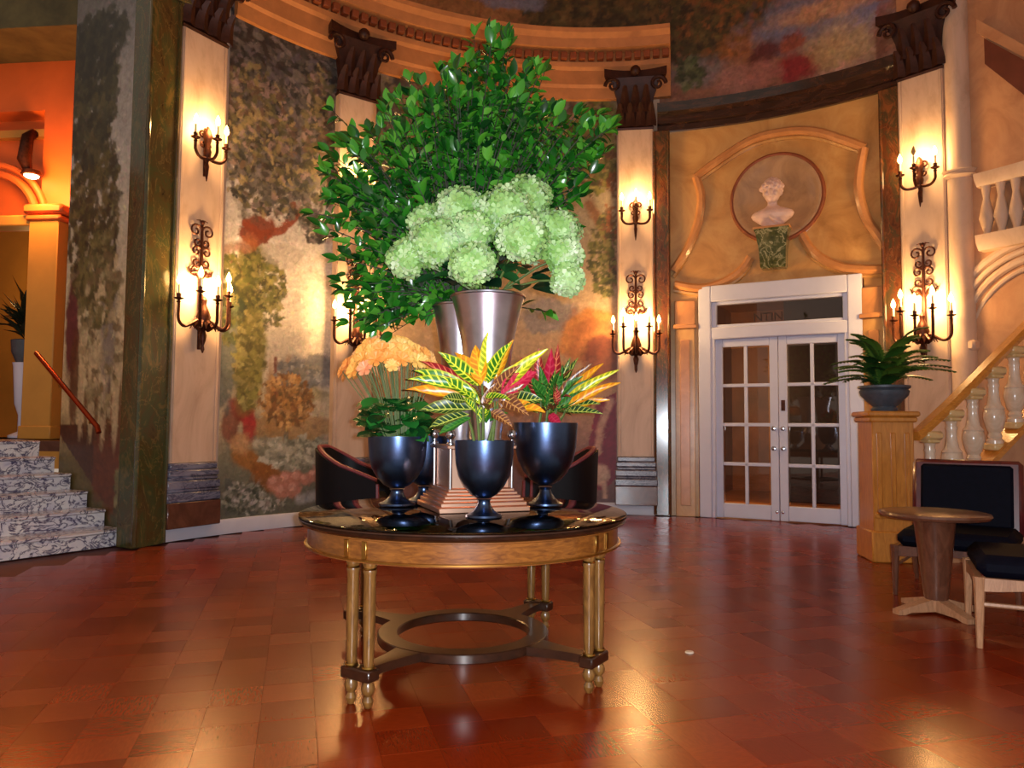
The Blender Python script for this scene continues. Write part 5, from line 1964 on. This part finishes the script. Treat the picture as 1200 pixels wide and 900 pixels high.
# ------------------------------------------------------------------ dark urns with plants
def urn(loc, R, H_, label, shape=0):
    t = thing('urn', label, 'urn', loc, 0, 'dark metal urns on the table')
    foot = [(0.60, 0.0), (0.62, 0.012), (0.60, 0.035), (0.50, 0.05), (0.36, 0.085), (0.24, 0.15), (0.20, 0.20), (0.22, 0.225), (0.26, 0.235)]
    bowl = [(0.24, 0.25), (0.45, 0.30), (0.68, 0.40), (0.86, 0.54), (0.95, 0.70), (0.98, 0.86), (1.0, 0.985), (1.0, 1.0), (0.96, 1.0), (0.94, 0.92), (0.05, 0.90)]
    if shape == 1:
        foot = [(0.52, 0.0), (0.54, 0.01), (0.53, 0.03), (0.42, 0.05), (0.30, 0.09), (0.2, 0.15), (0.17, 0.19), (0.2, 0.215), (0.22, 0.225)]
    m = MB()
    m.lathe([(r * R, z * H_) for r, z in foot], 36)
    m.build('foot', M['gunmetal'], t)
    m = MB()
    m.lathe([(r * R, z * H_) for r, z in bowl], 40)
    m.build('bowl', M['gunmetal'], t)
    m = MB()
    m.lathe([(0.93 * R, 0.905 * H_), (0.90 * R, 0.93 * H_), (0.1 * R, 0.95 * H_)], 24)
    m.build('soil', M['soil'], t)
    return t, Vector(loc) + Vector((0, 0, 0.94 * H_))

def on_table(px, py):
    d = ray(px, py)
    k = (TOP - CAM_Z) / d.z
    return Vector((d.x * k, d.y * k, TOP))
uf = on_table(567, 606)
ul = on_table(465, 592)
ur = on_table(639, 592)
k_ = lambda P, w_: w_ / F_PX * P.y
u1, s1 = urn(uf, k_(uf, 69) / 2, 0.365, 'small dark metal urn holding the yellow-veined croton in front of the copper plinth')
u2, s2 = urn(ul, k_(ul, 69) / 2, 0.375, 'dark metal urn overflowing with orange flowers')
u3, s3 = urn(ur, k_(ur, 75) / 2, 0.455, 'larger dark metal urn holding the red and green croton', 1)
ub = Vector((-0.50, 4.30, TOP))
u4, s4 = urn(ub, 0.15, 0.375, 'dark metal urn half hidden behind the orange-flower urn')

# croton leaves with painted veins
def croton(name, ground, vein, edge, n=9.0, wid=0.30):
    t = NT(name)
    uvn = t.coord('UV')
    sep = t.n('ShaderNodeSeparateXYZ')
    t.link(uvn, sep.inputs[0])
    u, v = sep.outputs[0], sep.outputs[1]
    ax = t.math('ABSOLUTE', t.math('SUBTRACT', u, 0.5))
    lat = t.math('FRACT', t.math('MULTIPLY', t.math('SUBTRACT', v, t.math('MULTIPLY', ax, 0.28)), n))
    lm = t.math('LESS_THAN', lat, wid)
    mid = t.math('LESS_THAN', ax, 0.05)
    mk = t.math('MAXIMUM', lm, mid)
    nz = t.noise(3.5, 3, 0.6, 0.3, uvn)
    c = t.mix(mk, t.ramp(nz, [(0.4, s2l(ground)), (0.75, tuple(x * 1.5 for x in s2l(ground)))]), s2l(vein))
    em = t.ramp(ax, [(0.38, 0.0), (0.5, 1.0)])
    c = t.mix(em, c, s2l(edge))
    t.base(c)
    t.set(rough=0.32, spec=0.6)
    return t.m
CM = {
    'gy': croton('croton_green_yellow', (46, 110, 24), (222, 226, 60), (196, 206, 50)),
    'dk': croton('croton_dark_green', (26, 62, 24), (190, 196, 84), (120, 130, 50), 9, 0.2),
    'or': croton('croton_orange', (206, 128, 20), (236, 178, 36), (222, 150, 24), 7, 0.3),
    'rd': croton('croton_red', (140, 30, 36), (226, 120, 84), (170, 50, 44), 9, 0.25),
    'pk': croton('croton_pink', (176, 26, 60), (206, 60, 84), (190, 40, 70), 7, 0.3),
    'br': croton('croton_brown', (96, 52, 30), (186, 130, 70), (130, 76, 40), 8, 0.25),
    'yl': croton('croton_yellow', (150, 166, 30), (238, 226, 60), (232, 206, 44), 9, 0.4),
    'gn': croton('croton_plain_green', (36, 96, 30), (80, 140, 50), (50, 116, 38), 9, 0.2),
}
CL = {k: leaf_mesh('leaf', v, 'lance', 1.0, 6, 0.25, 0.22, 0.6, 1)[0] for k, v in CM.items()}

def croton_plant(root, dep, leaves, seed, extra, cx, cy, spread, kinds, stems):
    r = random.Random(seed)
    for (bx, by, tx, ty, wpx, kind) in leaves:
        d0 = dep + r.uniform(-0.04, 0.04)
        d1 = dep + r.uniform(-0.12, 0.03)
        a, b_ = at(bx, by, d0), at(tx, ty, d1)
        L = (b_ - a).length * 1.05
        w_ = wpx / F_PX * dep
        inst(CL[kind], 'leaf', root, frame(a, b_ - a, Vector((r.uniform(-0.4, 0.4), -0.9, 0.5))) @ Matrix.Diagonal((w_, L, L, 1)))
    for k in range(extra):
        a_ = r.uniform(0, 2 * PI)
        el = r.uniform(-0.1, 1.2)
        d = Vector((math.cos(a_) * math.cos(el), math.sin(a_) * math.cos(el), math.sin(el)))
        h = r.uniform(0, 1)
        p = at(cx + r.uniform(-12, 12), cy - h * 40, dep + r.uniform(-0.03, 0.05))
        L = r.uniform(0.6, 1.0) * spread
        inst(CL[r.choice(kinds)], 'leaf', root, frame(p, d, Vector((0, -0.6, 0.8))) @ Matrix.Diagonal((L * 0.34, L, L, 1)))
    for (x0, y0, x1, y1) in stems:
        m = MB()
        m.tube([at(x0, y0, dep), at((x0 + x1) / 2 + 1, (y0 + y1) / 2, dep), at(x1, y1, dep)], [0.008, 0.007, 0.005], 6)
        m.build('stem', M['stem'], root, world=True)

c1 = thing('croton', 'croton with big yellow-veined green leaves and orange and pink ones in the small front urn', 'croton plant', s1, 0)
croton_plant(c1, uf.y, [
    (556, 466, 486, 430, 21, 'gy'), (556, 472, 474, 452, 15, 'or'), (553, 480, 490, 478, 19, 'dk'), (556, 456, 492, 420, 11, 'rd'), (558, 462, 478, 440, 16, 'gy'),
    (560, 452, 517, 412, 19, 'gy'), (563, 452, 534, 410, 18, 'or'), (565, 450, 556, 404, 21, 'or'), (570, 448, 568, 392, 13, 'yl'), (572, 450, 594, 402, 19, 'gy'),
    (580, 446, 599, 398, 15, 'or'), (586, 458, 638, 408, 19, 'yl'), (587, 462, 628, 434, 24, 'pk'), (590, 472, 634, 466, 24, 'dk'), (586, 466, 618, 484, 18, 'br'),
    (575, 482, 600, 498, 14, 'br'), (550, 486, 500, 500, 14, 'dk'), (552, 490, 512, 508, 13, 'gn'), (585, 480, 612, 450, 16, 'br'), (592, 476, 640, 480, 16, 'or'),
    (560, 470, 540, 450, 14, 'gy'), (578, 462, 606, 428, 16, 'br'), (545, 470, 520, 465, 16, 'dk'), (562, 474, 520, 440, 18, 'gy'), (582, 452, 622, 420, 15, 'gy'),
], 5, 16, 566, 500, 0.16, ['dk', 'gn', 'gy', 'br'], [(562, 520, 556, 466), (566, 520, 565, 450), (572, 520, 586, 462), (577, 520, 580, 470), (556, 520, 548, 488)])
c3 = thing('croton', 'bushy croton with narrow dark green, crimson and yellow leaves in the larger urn', 'croton plant', s3, 0)
croton_plant(c3, ur.y, [
    (636, 460, 630, 410, 14, 'rd'), (642, 462, 646, 412, 15, 'pk'), (648, 464, 654, 406, 13, 'rd'), (632, 470, 612, 420, 14, 'rd'), (650, 466, 668, 420, 11, 'dk'),
    (655, 468, 690, 425, 11, 'br'), (660, 470, 706, 424, 12, 'or'), (662, 474, 722, 432, 13, 'yl'), (664, 478, 725, 446, 12, 'or'), (662, 482, 712, 466, 13, 'or'),
    (650, 470, 680, 440, 12, 'gn'), (645, 470, 660, 430, 12, 'gn'), (634, 474, 606, 446, 14, 'gn'), (640, 475, 622, 440, 13, 'gn'), (656, 478, 700, 470, 12, 'dk'),
    (652, 480, 690, 456, 12, 'gn'), (644, 486, 658, 500, 11, 'pk'), (630, 484, 606, 470, 13, 'dk'), (648, 476, 676, 418, 11, 'dk'), (654, 474, 700, 440, 12, 'gn'),
    (638, 476, 634, 430, 13, 'gn'), (642, 478, 650, 436, 12, 'dk'), (660, 482, 704, 482, 11, 'dk'), (626, 480, 600, 456, 12, 'dk'),
], 9, 46, 650, 486, 0.18, ['dk', 'gn', 'gn', 'br', 'rd'], [(632, 496, 634, 470), (640, 496, 642, 462), (648, 496, 654, 466), (654, 496, 664, 478)])

# ------------------------------------------------------------------ orange flowers
def orange_petal():
    t = NT('orange_petal')
    oi = t.n('ShaderNodeObjectInfo')
    t.base(t.ramp(oi.outputs['Random'], [(0.0, s2l((244, 148, 70))), (0.4, s2l((252, 184, 86))), (0.75, s2l((254, 206, 110))), (1.0, s2l((250, 168, 118)))]))
    t.set(rough=0.5)
    return t.m
M['orange_petal'] = orange_petal()
M['flower_eye'] = plain('flower_eye', (190, 96, 20), 0.6)
def flower_mesh():
    vs, fs = [(0, 0, 0)], []
    for ring in range(2):
        n_ = 6
        for q in range(n_):
            b_ = q * 2 * PI / n_ + ring * PI / n_
            k0 = len(vs)
            s = 1.0 - 0.3 * ring
            h0 = 0.1 + 0.22 * ring
            for (da, r_, h_) in ((-0.5, 0.55, h0), (-0.42, 0.95, h0 + 0.1), (0.0, 1.08, h0 + 0.05), (0.42, 0.95, h0 + 0.1), (0.5, 0.55, h0)):
                vs.append((s * r_ * math.cos(b_ + da), s * r_ * math.sin(b_ + da), h_))
            fs += [(0, k0, k0 + 1, k0 + 2), (0, k0 + 2, k0 + 3, k0 + 4)]
    me = bpy.data.meshes.new('flower')
    me.from_pydata(vs, [], fs)
    me.materials.append(M['orange_petal'])
    return me
fme = flower_mesh()
kal = thing('orange_flower_plant', 'domed mass of orange and apricot blossoms over round dark leaves in the urn', 'flowers', s2, 0)
rk = random.Random(31)
fc = at(456, 440, ul.y)
stm = MB()
nfl = 120
for k in range(nfl):
    a = k * 2.399963
    q = math.sqrt((k + 0.5) / nfl)
    X = q * math.cos(a) * 0.262
    Yd = q * math.sin(a) * 0.21
    Zd = 0.205 * math.sqrt(max(0, 1 - q * q * 0.93)) + rk.uniform(-0.015, 0.015) - 0.03 * (X < -0.15)
    p = fc + Vector((X, Yd, Zd - 0.025))
    nrm_ = Vector((X * 1.6, Yd * 1.8 - 0.12, 0.16)).normalized()
    s = rk.uniform(0.036, 0.047)
    inst(fme, 'flower', kal, frame(p, nrm_.orthogonal(), nrm_) @ Matrix.Rotation(rk.uniform(0, 6), 4, 'Z') @ Matrix.Diagonal((s, s, s, 1)))
    b0_ = s2 + Vector((X * 0.28, Yd * 0.28, 0.02))
    if k % 2:
        continue
    stm.tube([b0_, b0_.lerp(p, 0.5) + Vector((0, 0, 0.02)), p], 0.0028, 4, cap=False)
stm.build('flower_stems', M['stem'], kal, world=True)['kind'] = 'stuff'
rl_me, _, _ = leaf_mesh('leaf', M['dark_leaf'], 'round', 0.85, 6, 0.15, 0.35)
for k in range(110):
    a = k * 2.399963
    h = rk.uniform(0.0, 0.21)
    d = Vector((math.cos(a), math.sin(a), rk.uniform(-0.5, 0.5)))
    q = rk.uniform(0.04, 0.13)
    p = s2 + Vector((math.cos(a) * q - 0.02, math.sin(a) * q, 0.02 + h))
    s = rk.uniform(0.09, 0.13)
    inst(rl_me, 'leaf', kal, frame(p, d, Vector((0, -0.4, 1))) @ Matrix.Diagonal((s, s, s, 1)))
pl4 = thing('leafy_plant', 'low dark-leaved plant in the urn behind the orange flowers', 'plant', s4, 0)
for k in range(24):
    a = k * 2.399963
    d = Vector((math.cos(a), math.sin(a), rk.uniform(0.0, 0.9)))
    s = rk.uniform(0.10, 0.14)
    inst(rl_me, 'leaf', pl4, frame(s4 + Vector((math.cos(a) * 0.03, math.sin(a) * 0.03, 0.02 + rk.uniform(0, 0.06))), d, Vector((0, -0.4, 1))) @ Matrix.Diagonal((s, s, s, 1)))

# ------------------------------------------------------------------ tub chairs against the mural wall
def tub_chair(label, loc, rz):
    t = thing('tub_chair', label, 'armchair', loc, rz, 'dark tub chairs before the mural')
    W, Dp = 0.36, 0.36
    top = []
    n = 26
    outer, inner = [], []
    for k in range(n + 1):
        s = -1 + 2 * k / n
        a = s * PI * 0.72
        # U-shaped shell open to -Y
        x = W * math.sin(a) if abs(s) < 0.69 else math.copysign(W, s) * 1.0
        y = Dp * math.cos(a) if abs(s) < 0.69 else -0.0 - (abs(s) - 0.69) / 0.31 * 0.40
        z = 0.95 - 0.36 * max(0, abs(s) - 0.16) ** 1.25 / 0.84
        outer.append((x, y, z))
    m = MB()
    vs, fs = [], []
    for (x, y, z) in outer:
        L = math.hypot(x, max(y, 0)) + 1e-6
        ix, iy = x - 0.07 * x / max(abs(x), 0.08) * min(1, abs(x) / W), y - 0.07 * max(0, y) / Dp
        vs += [(x * 1.0, y, 0.26), (x * 1.04, y * 1.06 if y > 0 else y, z), (ix, iy, z), (ix, iy, 0.26)]
    for k in range(n):
        for i in range(4):
            j = (i + 1) % 4
            fs.append((k * 4 + i, k * 4 + j, k * 4 + 4 + j, k * 4 + 4 + i))
    fs += [(0, 1, 2, 3), tuple(reversed(range(len(vs) - 4, len(vs))))]
    m.add(vs, fs)
    m.build('back_shell', M['black_leather'], t)
    m = MB()
    m.tube([((vs[k * 4 + 1][0] + vs[k * 4 + 2][0]) / 2, (vs[k * 4 + 1][1] + vs[k * 4 + 2][1]) / 2, vs[k * 4 + 1][2] + 0.012) for k in range(n + 1)] + [(W - 0.03, -0.41, 0.3)], 0.026, 8)
    m.tube([(-W + 0.03, -0.40, 0.58), (-W + 0.03, -0.41, 0.3)], 0.026, 8)
    m.build('show_wood_edge', M['rose_piping'], t)
    m = MB()
    m.box((0, -0.06, 0.385), (0.58, 0.62, 0.15), bevel=0.05)
    m.build('seat_cushion', M['black_leather'], t)
    m = MB()
    m.box((0, -0.02, 0.28), (0.68, 0.70, 0.08), bevel=0.015)
    m.build('seat_frame', M['mahogany'], t)
    for sx in (-1, 1):
        for y in (-0.33, 0.26):
            m = MB()
            m.lathe([(0.016, 0.001), (0.026, 0.25)], 10, (sx * 0.28, y, 0))
            m.build('leg', M['mahogany'], t)
    return t
lc = at(368, 560, 8.35)
tub_chair('dark tub chair with rose-wood edge below the landscape mural, beside the marble-step side', (lc.x + 0.40, 8.35, 0), math.radians(84))
rc = at(703, 560, 8.4)
tub_chair('dark tub chair with rose-wood edge behind the larger urn, on the door side', (rc.x - 0.40, 8.4, 0), math.radians(-84))

# ------------------------------------------------------------------ side table and two chairs by the staircase
ST = Vector((2.80, 4.98, 0))
side = thing('side_table', 'small round walnut pedestal table with splayed cross feet', 'side table', ST, math.radians(10))
zt = 0.655
m = MB()
m.lathe([(0.30, zt - 0.035), (0.32, zt - 0.03), (0.33, zt - 0.015), (0.325, zt), (0.315, zt + 0.003)], 56)
m.build('tabletop', M['walnut'], side)
m = MB()
m.lathe([(0.07, 0.09), (0.075, 0.12), (0.125, zt - 0.06), (0.135, zt - 0.035)], 28)
m.build('column', M['walnut'], side)
for q in range(4):
    a = q * PI / 2
    m = MB()
    vs, fs = [], []
    for k in range(7):
        t = k / 6
        r = 0.03 + 0.27 * t
        hw = 0.04 - 0.008 * t
        zt0, zt1 = 0.001 if t > 0.75 else 0.015, 0.10 - 0.07 * t
        for (y, z) in ((-hw, zt0), (hw, zt0), (hw, zt1), (-hw, zt1)):
            vs.append(Vector((math.cos(a) * r - math.sin(a) * y, math.sin(a) * r + math.cos(a) * y, z)))
    for k in range(6):
        for i in range(4):
            j = (i + 1) % 4
            fs.append((k * 4 + i, k * 4 + j, k * 4 + 4 + j, k * 4 + 4 + i))
    fs += [(3, 2, 1, 0), (24, 25, 26, 27)]
    m.add(vs, fs)
    m.build('foot', M['pale_wood'], side)

def side_chair(label, loc, f, W, Dp, zs, legmat):
    """f: facing direction on the floor; local front is -Y"""
    rz = math.atan2(f[1], f[0]) + PI / 2
    t = thing('upholstered_chair', label, 'chair', loc, rz, 'dark upholstered chairs at the side table')
    m = MB()
    m.box((0, -0.02, zs - 0.06), (W * 0.98, Dp * 0.96, 0.13), bevel=0.045)
    m.build('seat_cushion', M['navy'], t)
    m = MB()
    # curved front rail and side rails
    for (a, b_) in (((-W / 2, -Dp / 2), (W / 2, -Dp / 2)), ((-W / 2, Dp / 2), (W / 2, Dp / 2)), ((-W / 2, -Dp / 2), (-W / 2, Dp / 2)), ((W / 2, -Dp / 2), (W / 2, Dp / 2))):
        vs, fs = [], []
        A_, B_ = Vector((*a, 0)), Vector((*b_, 0))
        nn = Vector((-(B_ - A_).y, (B_ - A_).x, 0)).normalized() * 0.016
        for k in range(9):
            u = k / 8
            p = A_.lerp(B_, u)
            dz = 0.022 * math.cos(u * 2 * PI)
            for (o_, z) in ((-nn, zs - 0.175 + dz * -0.6), (nn, zs - 0.175 + dz * -0.6), (nn, zs - 0.115), (-nn, zs - 0.115)):
                vs.append(p + o_ + Vector((0, 0, z)))
        for k in range(8):
            for i in range(4):
                j = (i + 1) % 4
                fs.append((k * 4 + i, k * 4 + j, k * 4 + 4 + j, k * 4 + 4 + i))
        fs += [(3, 2, 1, 0), (32, 33, 34, 35)]
        m.add(vs, fs)
    m.build('seat_rail', legmat, t)
    for sx in (-1, 1):
        m = MB()
        m.tube([(sx * W / 2, -Dp / 2, zs - 0.11), (sx * W / 2, -Dp / 2, zs * 0.6), (sx * W / 2 * 1.01, -Dp / 2 * 1.02, 0.001)], [0.032, 0.027, 0.016], 8)
        m.build('leg', legmat, t)
        m = MB()
        m.tube([(sx * W / 2, Dp / 2, zs - 0.11), (sx * W / 2, Dp / 2, zs * 0.5), (sx * W / 2, Dp / 2 + 0.08, 0.001)], [0.03, 0.025, 0.016], 8)
        m.build('leg', legmat, t)
        m = MB()
        m.tube([(sx * W / 2, -Dp / 2, zs - 0.26), (sx * W / 2, Dp / 2, zs - 0.26)], 0.013, 6)
        m.build('stretcher', legmat, t)
    Mb = Matrix.Translation((0, Dp / 2 - 0.03, zs - 0.08)) @ Matrix.Rotation(math.radians(-9), 4, 'X')
    m = MB()
    hb = 0.58
    m.box((0, 0, hb / 2), (W * 1.0, 0.10, hb), M=Mb, bevel=0.03)
    bk = m.build('backrest', M['mahogany'], t)
    m = MB()
    m.box((0, -0.045, hb / 2 + 0.01), (W * 0.84, 0.05, hb - 0.10), M=Mb, bevel=0.022)
    m.build('back_pad', M['navy'], bk)
    return t
side_chair('dark leather chair with mahogany-framed back standing in front of the stair balusters', (3.31, 5.55, 0), (-0.62, -0.78), 0.74, 0.68, 0.47, M['walnut'])
side_chair('dark leather chair with pale wooden legs and rails, beside the foot of the side table', (3.03, 4.34, 0), (-0.89, 0.45), 0.66, 0.64, 0.50, M['pale_wood'])

# small round cap on the floor
fp = at(808, 765, 4.0)
d = MB()
cpz = ray(808, 765)
kk = -CAM_Z / cpz.z
d.lathe([(0.024, 0.0008), (0.024, 0.004), (0.02, 0.008), (0.004, 0.009)], 20, (cpz.x * kk, cpz.y * kk, 0))
tag(d.build('floor_cap', M['baluster']), 'small pale round cap lying on the bare parquet', 'cap')
